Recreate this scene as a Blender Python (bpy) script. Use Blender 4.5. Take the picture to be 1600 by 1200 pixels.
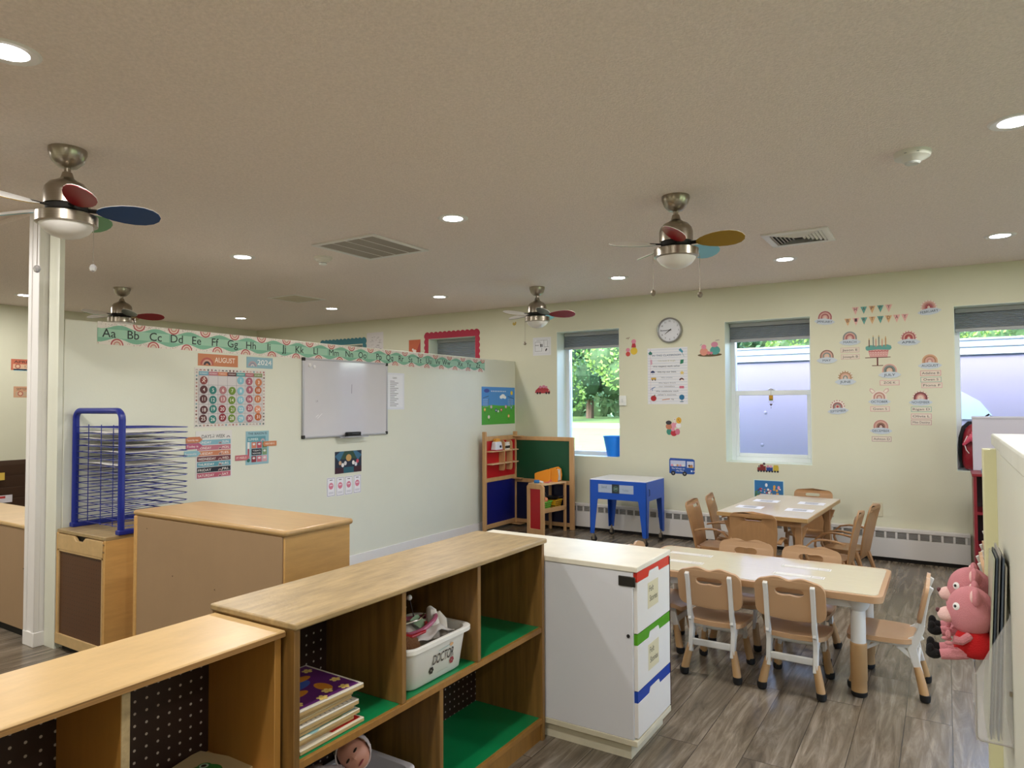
import bpy, bmesh, math, random
from mathutils import Vector, Matrix, Euler
from mathutils.geometry import tessellate_polygon
random.seed(7)
PI = math.pi
SC = bpy.context.scene
COL = SC.collection
for o in list(bpy.data.objects): bpy.data.objects.remove(o)

# ------------------------------------------------------------------ camera
YAW, PIT, ROL, FPX = math.radians(32.166), math.radians(1.677), math.radians(0.2185), 1075.86
EYE = Vector((0, 0, 1.41))
fw = Vector((-math.sin(YAW)*math.cos(PIT), math.cos(YAW)*math.cos(PIT), math.sin(PIT)))
r0 = Vector((math.cos(YAW), math.sin(YAW), 0)); d0 = fw.cross(r0)
rr = r0*math.cos(ROL) + d0*math.sin(ROL); dd = -r0*math.sin(ROL) + d0*math.cos(ROL)
cam = bpy.data.cameras.new('camera'); co = bpy.data.objects.new('camera', cam); COL.objects.link(co)
m = Matrix((rr, -dd, -fw)).transposed().to_4x4(); m.translation = EYE
co.matrix_world = m
cam.sensor_width = 36; cam.lens = FPX/1600*36; cam.clip_start = 0.05; cam.clip_end = 500
SC.camera = co

def ray(x, y): return rr*((x-800)/FPX) + dd*((y-600)/FPX) + fw
def onp(x, y, ax, v):
    d = ray(x, y); return EYE + d*((v-EYE[ax])/d[ax])

# ------------------------------------------------------------------ world, sun, exposure
W = bpy.data.worlds.new('world'); SC.world = W; W.use_nodes = True
nt = W.node_tree; bg = nt.nodes['Background']
sk = nt.nodes.new('ShaderNodeTexSky'); sk.sky_type = 'NISHITA'; sk.sun_disc = False
sk.sun_elevation = math.radians(48); sk.sun_rotation = math.radians(200); sk.dust_density = 2.0; sk.air_density = 1.0
nt.links.new(sk.outputs[0], bg.inputs[0]); bg.inputs[1].default_value = 1.35
sun = bpy.data.lights.new('sun', 'SUN'); sun.energy = 1.2; sun.angle = 0.01; sun.color = (1, .95, .86)
so = bpy.data.objects.new('sun', sun); COL.objects.link(so)
so.rotation_euler = Vector((-0.45, -1.0, 0.46)).to_track_quat('Z', 'Y').to_euler(); so.location = (-5, -10, 12)
CAN_W = 12.5          # watts of each recessed downlight
vs = SC.view_settings; vs.view_transform = 'Standard'; vs.look = 'None'; vs.gamma = 1; vs.use_curve_mapping = False
vs.exposure = 0.8
SC.cycles.max_bounces = 10; SC.cycles.diffuse_bounces = 6; SC.cycles.transparent_max_bounces = 12
SC.cycles.use_denoising = True; SC.cycles.sample_clamp_indirect = 6

# ------------------------------------------------------------------ colours and materials
def L(c):
    if isinstance(c, str):
        c = tuple(int(c[i:i+2], 16) for i in (0, 2, 4))
    return tuple(((v/255)/12.92 if v/255 <= .04045 else ((v/255+.055)/1.055)**2.4) for v in c) + (1,)
MATS = {}
def mat(name, c, rough=.6, metal=0, bump=0, bscale=60, var=0, vscale=6, coat=0, emit=0, spec=None, stretch=None, alpha=None, trans=0):
    if name in MATS: return MATS[name]
    m = bpy.data.materials.new(name); m.use_nodes = True; n = m.node_tree.nodes; l = m.node_tree.links
    b = n['Principled BSDF']; b.inputs['Base Color'].default_value = L(c); b.inputs['Roughness'].default_value = rough
    b.inputs['Metallic'].default_value = metal; b.inputs['Coat Weight'].default_value = coat
    if spec is not None: b.inputs['Specular IOR Level'].default_value = spec
    if trans: b.inputs['Transmission Weight'].default_value = trans
    if alpha is not None: b.inputs['Alpha'].default_value = alpha
    if emit: b.inputs['Emission Color'].default_value = L(c); b.inputs['Emission Strength'].default_value = emit
    if bump or var or stretch:
        tc = n.new('ShaderNodeTexCoord'); mp = n.new('ShaderNodeMapping'); l.new(tc.outputs['Object'], mp.inputs[0])
        if stretch: mp.inputs['Scale'].default_value = stretch
    if var:
        no = n.new('ShaderNodeTexNoise'); no.inputs['Scale'].default_value = vscale; no.inputs['Detail'].default_value = 6
        no.inputs['Roughness'].default_value = .62
        l.new(mp.outputs[0], no.inputs[0]); cr = n.new('ShaderNodeValToRGB')
        base = L(c)
        cr.color_ramp.elements[0].position = .28; cr.color_ramp.elements[1].position = .74
        cr.color_ramp.elements[0].color = tuple(v*(1-var) for v in base[:3])+(1,)
        cr.color_ramp.elements[1].color = tuple(min(1, v*(1+var*.7)) for v in base[:3])+(1,)
        l.new(no.outputs[0], cr.inputs[0]); l.new(cr.outputs[0], b.inputs['Base Color'])
    if bump:
        n2 = n.new('ShaderNodeTexNoise'); n2.inputs['Scale'].default_value = bscale; n2.inputs['Detail'].default_value = 3
        l.new(tc.outputs['Object'], n2.inputs[0]); bp = n.new('ShaderNodeBump'); bp.inputs['Strength'].default_value = bump
        bp.inputs['Distance'].default_value = .01; l.new(n2.outputs[0], bp.inputs['Height']); l.new(bp.outputs[0], b.inputs['Normal'])
    MATS[name] = m; return m
def P(c, rough=.55):
    """plain printed or painted colour"""
    k = 'paint_%s_%d' % (c if isinstance(c, str) else '%02x%02x%02x' % tuple(c), int(rough*100))
    return mat(k, c, rough)

M_wall = mat('wall_paint', 'D3D2BB', .55, bump=.05, bscale=90, var=.03, vscale=1.5)
M_wall_in = mat('partition_paint', 'DCDDCE', .42, bump=.04, bscale=70, var=.03, vscale=1.5)
M_ceil = mat('ceiling_popcorn', 'F0E3DC', .8, bump=.7, bscale=110, var=.11, vscale=75)
M_white = mat('white_trim', 'E4E1DE', .4, bump=.03)
M_vinyl = mat('window_vinyl', 'E8EEF2', .35)
M_reveal = mat('window_reveal', 'DDE6DA', .5)
M_heater = mat('heater_enamel', 'D9D6D2', .35)
M_dark = mat('dark_gap', '17130F', .8)  # near black, for dark parts and for shade filled into gaps
M_grille = mat('grille_grey', '6E6C68', .6)
M_birch = mat('birch_ply', 'C79B5C', .38, var=.12, vscale=5, stretch=(8, 1.0, 8), bump=.05, bscale=40)
M_birch2 = mat('pale_birch_ply', 'C2A270', .33, var=.13, vscale=4, stretch=(5, 1.6, 5), bump=.03)
M_oak = mat('worn_maple_top', 'A38B62', .40, var=.34, vscale=5, stretch=(7, 1.3, 7), bump=.08, bscale=60)
M_oakside = mat('stained_maple', '93692F', .45, var=.2, vscale=4, stretch=(9, 9, .8), bump=.05)
M_sidex = mat('maple_panel', '83602F', .45, var=.42, vscale=4, stretch=(9, 9, .5), bump=.05)
M_ply_edge = mat('plywood_edge', '96703F', .6, var=.5, vscale=2, stretch=(1, 1, 160))
M_hardboard = mat('hardboard_back', '9C8060', .6, var=.05, vscale=4, stretch=(1, 1, .6), bump=.03)
M_greenshelf = mat('green_laminate', '0B7A45', .35)
M_chairtan = mat('tan_plastic', 'B48F6A', .42, bump=.04, bscale=300)
M_chairleg = mat('tan_leg_plastic', 'AE895C', .5)
M_chairwhite = mat('white_chair_plastic', 'D4D2CC', .4)
M_rubber = mat('black_rubber', '0D0C0C', .6)
M_tabletop = mat('cream_table_laminate', 'CFC6AE', .12, var=.05, vscale=8, stretch=(1, 8, 1))
M_bent = mat('bent_plywood', 'A97F55', .4, var=.14, vscale=4, stretch=(6, 6, .8))
M_whitelam = mat('white_laminate', 'D2D3D8', .4, var=.02)
M_cabtop = mat('worn_white_top', 'E2DCCB', .35, var=.08, vscale=9)
M_steel = mat('brushed_nickel', 'A39A8C', .28, metal=1, var=.1, vscale=4, stretch=(1, 1, 40))
M_chrome = mat('chrome', 'D8D8D8', .1, metal=1)
M_blue = mat('blue_enamel', '1450B8', .35)
M_navy = mat('rack_blue_enamel', '0A2080', .35)
M_pine = mat('pine_frame', 'C59B6B', .5, var=.12, vscale=4, stretch=(5, 5, .8))
M_fabric_pink = mat('pink_plush', 'E0939C', .95, bump=.6, bscale=500)
M_fabric_red = mat('red_plush', 'C8161C', .95, bump=.5, bscale=500)
M_black_plush = mat('black_plush', '0C0B0D', .95, bump=.5, bscale=500)
M_acryl = mat('clear_acrylic', 'F0F0F0', .08, alpha=.22)

def floor_mat():
    m = bpy.data.materials.new('vinyl_plank'); m.use_nodes = True; n = m.node_tree.nodes; l = m.node_tree.links
    b = n['Principled BSDF']; tc = n.new('ShaderNodeTexCoord')
    mp = n.new('ShaderNodeMapping'); mp.inputs['Rotation'].default_value = (0, 0, PI/2)
    l.new(tc.outputs['Object'], mp.inputs[0])
    br = n.new('ShaderNodeTexBrick'); br.inputs['Scale'].default_value = 1; br.inputs['Brick Width'].default_value = 1.2
    br.inputs['Row Height'].default_value = .178; br.inputs['Mortar Size'].default_value = .0016; br.offset = .37
    br.inputs['Color1'].default_value = (0, 0, 0, 1); br.inputs['Color2'].default_value = (1, 1, 1, 1); br.inputs['Mortar'].default_value = (.5, .5, .5, 1)
    l.new(mp.outputs[0], br.inputs[0])
    # offset the grain per plank
    ad = n.new('ShaderNodeVectorMath'); ad.operation = 'MULTIPLY_ADD'; ad.inputs[1].default_value = (13, 7, 5)
    l.new(br.outputs['Color'], ad.inputs[0]); l.new(tc.outputs['Object'], ad.inputs[2])
    m2 = n.new('ShaderNodeMapping'); m2.inputs['Scale'].default_value = (9, .9, 1); l.new(ad.outputs[0], m2.inputs[0])
    no = n.new('ShaderNodeTexNoise'); no.inputs['Scale'].default_value = 2.2; no.inputs['Detail'].default_value = 8; no.inputs['Roughness'].default_value = .68
    no.inputs['Distortion'].default_value = .8
    l.new(m2.outputs[0], no.inputs[0]); cr = n.new('ShaderNodeValToRGB'); e = cr.color_ramp.elements
    e[0].position = .3; e[0].color = L('4A4238'); e[1].position = .72; e[1].color = L('9C9184')
    x = e.new(.5); x.color = L('716759')
    l.new(no.outputs[0], cr.inputs[0])
    mx = n.new('ShaderNodeMix'); mx.data_type = 'RGBA'; mx.blend_type = 'MULTIPLY'; mx.inputs[0].default_value = 1
    c2 = n.new('ShaderNodeValToRGB'); c2.color_ramp.elements[0].color = (.8, .8, .8, 1); c2.color_ramp.elements[1].color = (1.1, 1.08, 1.05, 1)
    l.new(br.outputs['Color'], c2.inputs[0]); l.new(cr.outputs[0], mx.inputs[6]); l.new(c2.outputs[0], mx.inputs[7])
    m3 = n.new('ShaderNodeMix'); m3.data_type = 'RGBA'; l.new(br.outputs['Fac'], m3.inputs[0]); l.new(mx.outputs[2], m3.inputs[6]); m3.inputs[7].default_value = L('3A332B')
    l.new(m3.outputs[2], b.inputs['Base Color'])
    b.inputs['Roughness'].default_value = .24
    bp = n.new('ShaderNodeBump'); bp.inputs['Strength'].default_value = .25; bp.inputs['Distance'].default_value = .004
    l.new(no.outputs[0], bp.inputs['Height']); l.new(bp.outputs[0], b.inputs['Normal'])
    return m
M_floor = floor_mat()
def peg_mat(name, base, dot, ax, pitch, rad, off=(0, 0, 0), rough=.45):
    """board with a grid of round holes; ax = the two object axes of the board"""
    m = bpy.data.materials.new(name); m.use_nodes = True; n = m.node_tree.nodes; l = m.node_tree.links
    b = n['Principled BSDF']; b.inputs['Roughness'].default_value = rough
    tc = n.new('ShaderNodeTexCoord'); sp = n.new('ShaderNodeSeparateXYZ'); l.new(tc.outputs['Object'], sp.inputs[0])
    outs = []
    for a in ax:
        mm = n.new('ShaderNodeMath'); mm.operation = 'PINGPONG'; mm.inputs[1].default_value = pitch/2
        l.new(sp.outputs[a], mm.inputs[0]); pw = n.new('ShaderNodeMath'); pw.operation = 'POWER'; pw.inputs[1].default_value = 2
        l.new(mm.outputs[0], pw.inputs[0]); outs.append(pw)
    ad = n.new('ShaderNodeMath'); l.new(outs[0].outputs[0], ad.inputs[0]); l.new(outs[1].outputs[0], ad.inputs[1])
    lt = n.new('ShaderNodeMath'); lt.operation = 'LESS_THAN'; lt.inputs[1].default_value = rad*rad; l.new(ad.outputs[0], lt.inputs[0])
    mx = n.new('ShaderNodeMix'); mx.data_type = 'RGBA'; l.new(lt.outputs[0], mx.inputs[0])
    mx.inputs[6].default_value = L(base); mx.inputs[7].default_value = L(dot); l.new(mx.outputs[2], b.inputs['Base Color'])
    return m
M_pegdark = peg_mat('dark_pegboard', '2A1712', 'B9B2AC', (1, 2), .031, .0036)  # pale dots paint the light that comes through the holes
M_pegbrown = peg_mat('brown_pegboard', '54351F', '2A170C', (0, 2), .0254, .0028)

def glass_mat():
    m = bpy.data.materials.new('window_glass'); m.use_nodes = True; n = m.node_tree.nodes; l = m.node_tree.links
    for x in list(n): n.remove(x)
    o = n.new('ShaderNodeOutputMaterial'); t = n.new('ShaderNodeBsdfTransparent'); g = n.new('ShaderNodeBsdfGlossy'); g.inputs['Roughness'].default_value = .02
    mx = n.new('ShaderNodeMixShader'); fr = n.new('ShaderNodeFresnel'); fr.inputs[0].default_value = 1.3
    l.new(fr.outputs[0], mx.inputs[0]); l.new(t.outputs[0], mx.inputs[1]); l.new(g.outputs[0], mx.inputs[2]); l.new(mx.outputs[0], o.inputs[0])
    return m
M_glass = glass_mat()

# ------------------------------------------------------------------ mesh builder
class MB:
    def __init__(s): s.v = []; s.f = []; s.m = []; s.mats = []
    def mi(s, m):
        if m is None: return 0
        if m not in s.mats: s.mats.append(m)
        return s.mats.index(m)
    def add(s, vs_, fs, m=None, M=None):
        b = len(s.v); s.v += [tuple(M @ Vector(v)) if M else tuple(v) for v in vs_]; k = s.mi(m)
        for f in fs: s.f.append(tuple(b+i for i in f)); s.m.append(k)
        return s
    def box(s, x0, x1, y0, y1, z0, z1, m=None, M=None):
        v = [(x, y, z) for z in (z0, z1) for y in (y0, y1) for x in (x0, x1)]
        return s.add(v, [(0, 2, 3, 1), (4, 5, 7, 6), (0, 1, 5, 4), (1, 3, 7, 5), (3, 2, 6, 7), (2, 0, 4, 6)], m, M)
    def lathe(s, prof, c=(0, 0, 0), seg=24, m=None, M=None, ax=2, caps=True):
        vs_ = []; fs = []
        for r, z in prof:
            for k in range(seg):
                a = 2*PI*k/seg; p = [r*math.cos(a), r*math.sin(a), z]
                if ax == 1: p = [p[0], p[2], p[1]]
                if ax == 0: p = [p[2], p[0], p[1]]
                vs_.append((p[0]+c[0], p[1]+c[1], p[2]+c[2]))
        n = len(prof)
        for i in range(n-1):
            for k in range(seg):
                a = i*seg+k; b = i*seg+(k+1) % seg; q = (a, b, b+seg, a+seg)
                fs.append(q if ax != 1 else q[::-1])
        if not caps: return s.add(vs_, fs, m, M)
        fs.append(tuple(range(seg))[::-1] if ax != 1 else tuple(range(seg)))
        t = tuple(range((n-1)*seg, n*seg)); fs.append(t if ax != 1 else t[::-1])
        return s.add(vs_, fs, m, M)
    def cyl(s, r, z0, z1, c=(0, 0), seg=20, m=None, M=None): return s.lathe([(r, z0), (r, z1)], (c[0], c[1], 0), seg, m, M)
    def tube(s, pts, r, seg=8, m=None, M=None, closed=False):
        pts = [Vector(p) for p in pts]; n = len(pts); rad = r if isinstance(r, (list, tuple)) else [r]*n
        vs_ = []; fs = []; up = None
        for i, p in enumerate(pts):
            if closed: t = pts[(i+1) % n]-pts[i-1]
            else: t = pts[min(i+1, n-1)]-pts[max(i-1, 0)]
            t.normalize()
            if up is None: up = Vector((0, 0, 1)) if abs(t.z) < .9 else Vector((1, 0, 0))
            a = t.cross(up); a.normalize(); up = a.cross(t); b = up
            for k in range(seg):
                w = 2*PI*k/seg; vs_.append(p+a*rad[i]*math.cos(w)+b*rad[i]*math.sin(w))
        for i in range(n if closed else n-1):
            j = (i+1) % n
            for k in range(seg):
                fs.append((i*seg+k, i*seg+(k+1) % seg, j*seg+(k+1) % seg, j*seg+k))
        if not closed: fs.append(tuple(range(seg))[::-1]); fs.append(tuple(range((n-1)*seg, n*seg)))
        return s.add(vs_, fs, m, M)
    def ell(s, c, r, seg=16, rings=10, m=None, M=None):
        vs_ = [(c[0], c[1], c[2]-r[2])]; fs = []
        for i in range(1, rings):
            a = -PI/2+PI*i/rings
            for k in range(seg):
                w = 2*PI*k/seg; vs_.append((c[0]+r[0]*math.cos(a)*math.cos(w), c[1]+r[1]*math.cos(a)*math.sin(w), c[2]+r[2]*math.sin(a)))
        vs_.append((c[0], c[1], c[2]+r[2])); t = len(vs_)-1
        for k in range(seg):
            fs.append((0, 1+(k+1) % seg, 1+k)); fs.append((t, t-seg+k, t-seg+(k+1) % seg))
        for i in range(rings-2):
            for k in range(seg):
                a = 1+i*seg+k; b = 1+i*seg+(k+1) % seg; fs.append((a, b, b+seg, a+seg))
        return s.add(vs_, fs, m, M)
    def prism(s, loops, y0, y1, m=None, M=None):
        """2-D outline(s) (x,z), first outer then holes, given thickness along y"""
        if isinstance(loops[0][0], (int, float)): loops = [loops]
        lp = [[Vector((p[0], p[1], 0)) for p in q] for q in loops]
        tri = tessellate_polygon(lp); flat = [p for q in lp for p in q]; n = len(flat)
        vs_ = [(p.x, y0, p.y) for p in flat]+[(p.x, y1, p.y) for p in flat]; fs = []
        for t in tri:
            a, b, c = (flat[i] for i in t)
            ccw = (b-a).cross(c-a).z > 0
            t = t if ccw else t[::-1]
            fs.append(tuple(t)); fs.append(tuple(i+n for i in t[::-1]))
        o = 0
        for qi, q in enumerate(lp):
            k = len(q); area = sum(q[i].x*q[(i+1) % k].y-q[(i+1) % k].x*q[i].y for i in range(k))
            pos = (area > 0) == (qi == 0)
            for i in range(k):
                j = (i+1) % k; f = (o+i, o+j, o+j+n, o+i+n)
                fs.append(f[::-1] if pos else f)
            o += k
        return s.add(vs_, fs, m, M)
    def strip(s, pts, w, x0, x1, m=None, M=None):
        """bar of width w along a polyline in the y-z plane, thick from x0 to x1"""
        pts = [Vector(p) for p in pts]; n = len(pts); Lf = []; Rt = []
        ws = w if isinstance(w, (list, tuple)) else [w]*n
        for i, p in enumerate(pts):
            t = (pts[min(i+1, n-1)]-pts[max(i-1, 0)]).normalized(); nn = Vector((-t.y, t.x))
            Lf.append(p+nn*ws[i]/2); Rt.append(p-nn*ws[i]/2)
        poly = [(p.x, p.y) for p in Lf+Rt[::-1]]
        R = Matrix(((0, 1, 0, 0), (1, 0, 0, 0), (0, 0, 1, 0), (0, 0, 0, 1)))
        k = len(s.f); s.prism(poly, x0, x1, m, (M @ R) if M else R)
        for i in range(k, len(s.f)): s.f[i] = s.f[i][::-1]
        return s
    def build(s, name, m=None, parent=None, bevel=0, smooth=35, loc=None, rot=None, seg=2, sub=0):
        me = bpy.data.meshes.new(name); me.from_pydata(s.v, [], s.f)
        if m is not None and not s.mats: me.materials.append(m)
        else:
            if not s.mats: me.materials.append(P('999999'))
            for x in s.mats: me.materials.append(x)
            me.polygons.foreach_set('material_index', s.m)
        me.validate()
        if smooth: me.shade_smooth(); me.set_sharp_from_angle(angle=math.radians(smooth))
        o = bpy.data.objects.new(name, me); COL.objects.link(o)
        if parent: o.parent = parent
        if loc is not None: o.location = loc
        if rot is not None: o.rotation_euler = rot
        if bevel:
            bm = o.modifiers.new('bevel', 'BEVEL'); bm.width = bevel; bm.segments = seg; bm.limit_method = 'ANGLE'; bm.angle_limit = math.radians(40); bm.harden_normals = False
        if sub:
            sm = o.modifiers.new('sub', 'SUBSURF'); sm.levels = sub; sm.render_levels = sub
        return o
def tag(o, label, cat, group=None, kind=None):
    o['label'] = label; o['category'] = cat
    if group: o['group'] = group
    if kind: o['kind'] = kind
    return o
def lab(o, label): o['label'] = label; return o
def struct(o): o['kind'] = 'structure'; return o
def thing(name, label, cat, loc=(0, 0, 0), rz=0, group=None):
    o = bpy.data.objects.new(name, None); COL.objects.link(o); o.location = loc; o.rotation_euler = (0, 0, rz); o.empty_display_size = .1
    return tag(o, label, cat, group)
def box(name, x0, x1, y0, y1, z0, z1, m, parent=None, bevel=0): return MB().box(x0, x1, y0, y1, z0, z1).build(name, m, parent, bevel)
KIDS = {}
def copy_tree(o, parent=None):
    c = o.copy(); COL.objects.link(c)
    if parent: c.parent = parent
    for ch in [x for x in bpy.data.objects if x.parent == o]: copy_tree(ch, c)
    return c
def dup(o, loc, rz, label=None):
    c = copy_tree(o); c.location = loc; c.rotation_euler = (0, 0, rz)
    if label: c['label'] = label
    return c

# ------------------------------------------------------------------ flat printed things (posters, stickers, cards)
TXT = {}
def glyphs(t):
    if t not in TXT:
        cu = bpy.data.curves.new('t', 'FONT'); cu.body = t; cu.size = 1; cu.resolution_u = 3; cu.offset = 0 if 'M' in t else .004
        o = bpy.data.objects.new('t', cu); COL.objects.link(o)
        bpy.context.view_layer.update()
        me = bpy.data.meshes.new_from_object(o.evaluated_get(bpy.context.evaluated_depsgraph_get()))
        vs_ = [(v.co.x, v.co.y) for v in me.vertices]; fs = [tuple(p.vertices) for p in me.polygons]
        bpy.data.objects.remove(o); bpy.data.meshes.remove(me); bpy.data.curves.remove(cu)
        TXT[t] = (vs_, fs)
    return TXT[t]
def wm(o):
    return (wm(o.parent) @ o.matrix_basis) if o.parent else o.matrix_basis.copy()
class Flat(MB):
    """sheet in the local x-z plane, its print facing -y"""
    def __init__(s, t=.0015): super().__init__(); s.t = t; s.k = 0; s.off = .0002; s.nb = 0
    def lay(s): s.k += 1; return -s.t - s.off - .00003*s.k
    def base(s, pts, c):
        s.nb += 1; s.off = max(s.off, .0002+.00012*s.nb)
        s.prism(pts, -s.t-.00012*(s.nb-1), 0, P(c) if not isinstance(c, bpy.types.Material) else c)
        return s
    def brect(s, x0, x1, z0, z1, c): return s.base([(x0, z0), (x1, z0), (x1, z1), (x0, z1)], c)
    def poly(s, pts, c, y=None):
        y = s.lay() if y is None else y
        tri = tessellate_polygon([[Vector((p[0], p[1], 0)) for p in pts]])
        fs = []
        for t in tri:
            a, b, d = (Vector((pts[i][0], pts[i][1], 0)) for i in t)
            fs.append(tuple(t) if (b-a).cross(d-a).z > 0 else tuple(t[::-1]))
        return s.add([(p[0], y, p[1]) for p in pts], fs, P(c) if not isinstance(c, bpy.types.Material) else c)
    def rect(s, x0, x1, z0, z1, c, y=None): return s.poly([(x0, z0), (x1, z0), (x1, z1), (x0, z1)], c, y)
    def disc(s, x, z, r, c, rz=None, n=20, y=None):
        rz = r if rz is None else rz
        return s.poly([(x+r*math.cos(2*PI*k/n), z+rz*math.sin(2*PI*k/n)) for k in range(n)], c, y)
    def arc(s, x, z, r0, r1, c, a0=0, a1=180, n=16, y=None, base=False):
        A = [math.radians(a0+(a1-a0)*k/n) for k in range(n+1)]
        pts = [(x+r1*math.cos(a), z+r1*math.sin(a)) for a in A]+([(x+r0*math.cos(a), z+r0*math.sin(a)) for a in A[::-1]] if r0 > 0 else [])
        return s.base(pts, c) if base else s.poly(pts, c, y)
    def line(s, x0, z0, x1, z1, w, c, y=None):
        d = Vector((x1-x0, z1-z0)); n = Vector((-d.y, d.x)).normalized()*w/2
        return s.poly([(x0+n.x, z0+n.y), (x0-n.x, z0-n.y), (x1-n.x, z1-n.y), (x1+n.x, z1+n.y)], c, y)
    def text(s, t, x, z, h, c, al='c', w=None, slant=0, rot=0):
        """cap height h; w = total width if given"""
        v, f = glyphs(t)
        if not v: return s
        x0 = min(p[0] for p in v); x1 = max(p[0] for p in v); sc = h/.70; sx = sc if w is None else w/(x1-x0)
        off = {'c': (x0+x1)/2, 'l': x0, 'r': x1}[al]; y = s.lay(); cr, sr = math.cos(rot), math.sin(rot)
        q = []
        for p in v:
            a = (p[0]-off)*sx+p[1]*sc*slant; b = p[1]*sc
            q.append((x+a*cr-b*sr, y, z+a*sr+b*cr))
        return s.add(q, f, P(c))
    def place(s, name, loc, wall, parent=None, tilt=0):
        o = s.build(name, None, parent, smooth=0)
        # wall: 'back' faces -Y, 'side' faces +X, 'flat' faces up
        R = {'back': Matrix.Identity(4), 'side': Matrix.Rotation(PI/2, 4, 'Z'), 'flat': Matrix.Rotation(-PI/2, 4, 'X')}[wall]
        M = Matrix.Translation(loc) @ R @ Matrix.Rotation(-tilt, 4, 'Y')
        o.matrix_basis = (wm(parent).inverted() @ M) if parent else M
        return o
# ================================================================== THE ROOM
H = 2.59; YB = 7.073; YO = 7.40; XL = -9.23; XR = 3.2; YF = -1.6; XP = -4.4
struct(box('floor', XL-.2, XR+.2, YF-.2, YO, -.15, 0, M_floor))
struct(box('ceiling', XL-.2, XR+.2, YF-.2, YO, H, H+.15, M_ceil))
WIN = {1: (-7.71, -6.93, .815, 2.26), 2: (-5.74, -4.99, .815, 2.27), 3: (-3.83, -3.045, .815, 2.25), 4: (-1.89, -1.08, .817, 2.24), 5: (.075, .90, .818, 2.245), 6: (2.02, 2.84, .818, 2.245)}  # the last opening is out of view, added for extra daylight
def wall_with_holes(name, x0, x1, z0, z1, y0, y1, holes, m):
    b = MB(); xs = sorted(holes, key=lambda h: h[0]); cx = x0
    for h in xs:
        b.box(cx, h[0], y0, y1, z0, z1); b.box(h[0], h[1], y0, y1, z0, h[2]); b.box(h[0], h[1], y0, y1, h[3], z1); cx = h[1]
    b.box(cx, x1, y0, y1, z0, z1)
    return struct(b.build(name, m, smooth=0))
wall_with_holes('wall_back', XL-.2, XR+.2, 0, H, YB, YO, list(WIN.values()), M_wall)
struct(box('wall_left', XL-.2, XL, YF, YB, 0, H, M_wall))
b = MB(); cy = YF
for ya_, yb_ in ((1.2, 2.5), (3.6, 4.9)):  # unseen window openings, added to bring more daylight onto the partition
    b.box(XR, XR+.2, cy, ya_, 0, H).box(XR, XR+.2, ya_, yb_, 0, .82).box(XR, XR+.2, ya_, yb_, 2.25, H); cy = yb_
b.box(XR, XR+.2, cy, YB, 0, H)
struct(b.build('wall_right', M_wall, smooth=0))
struct(box('yard', XR+.21, 60, -30, YO, -.3, .1, mat('yard_grass', '8A9A66', .9)))
struct(box('wall_front', XL, XR, YF-.2, YF, 0, H, M_wall))
# half-height partition that carries the alphabet strip
pb = MB().box(XP-.12, XP, 2.03, YB, 0, 1.925)
struct(pb.build('wall_partition', M_wall_in, bevel=.006))
struct(box('wall_stub', XP-.13, XP-.005, 2.0, 2.028, 0, H, M_wall_in))
struct(box('baseboard_partition', XP, XP+.012, 2.1, 6.9, 0, .10, M_white, bevel=.003))
# square post with corner trim
p = MB().box(-4.655, -4.535, 1.95, 2.03, 0, H).box(-4.565, -4.529, 1.944, 1.975, 0, H)
p.box(-4.66, -4.62, 1.944, 1.96, 0, H).box(-4.66, -4.525, 1.942, 2.03, 0, .085)
struct(p.build('trim_post', M_white, bevel=.004))
struct(box('trim_header', XL, -4.66, 1.95, 2.03, H-.03, H, M_ceil))
# low wall on the right that the photographer looks along
b = MB().box(.12, .42, .35, 2.46, 0, 1.285)
struct(b.build('wall_low', M_wall_in, bevel=.004))
random.seed(3)
b = MB()
b.box(.112, .43, 2.0, 2.47, 1.285, 1.318).box(.106, .43, .35, 1.985, 1.285, 1.322)
struct(b.build('trim_low_wall_cap', mat('worn_cap', 'D9D9CC', .35, var=.06, vscale=12), bevel=.004))
b = MB().box(.088, .122, 2.40, 2.47, 0, 1.275)
struct(b.build('trim_low_wall_corner', mat('cream_trim', 'D8D6AC', .45, bump=.05, bscale=20), bevel=.003))

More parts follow.
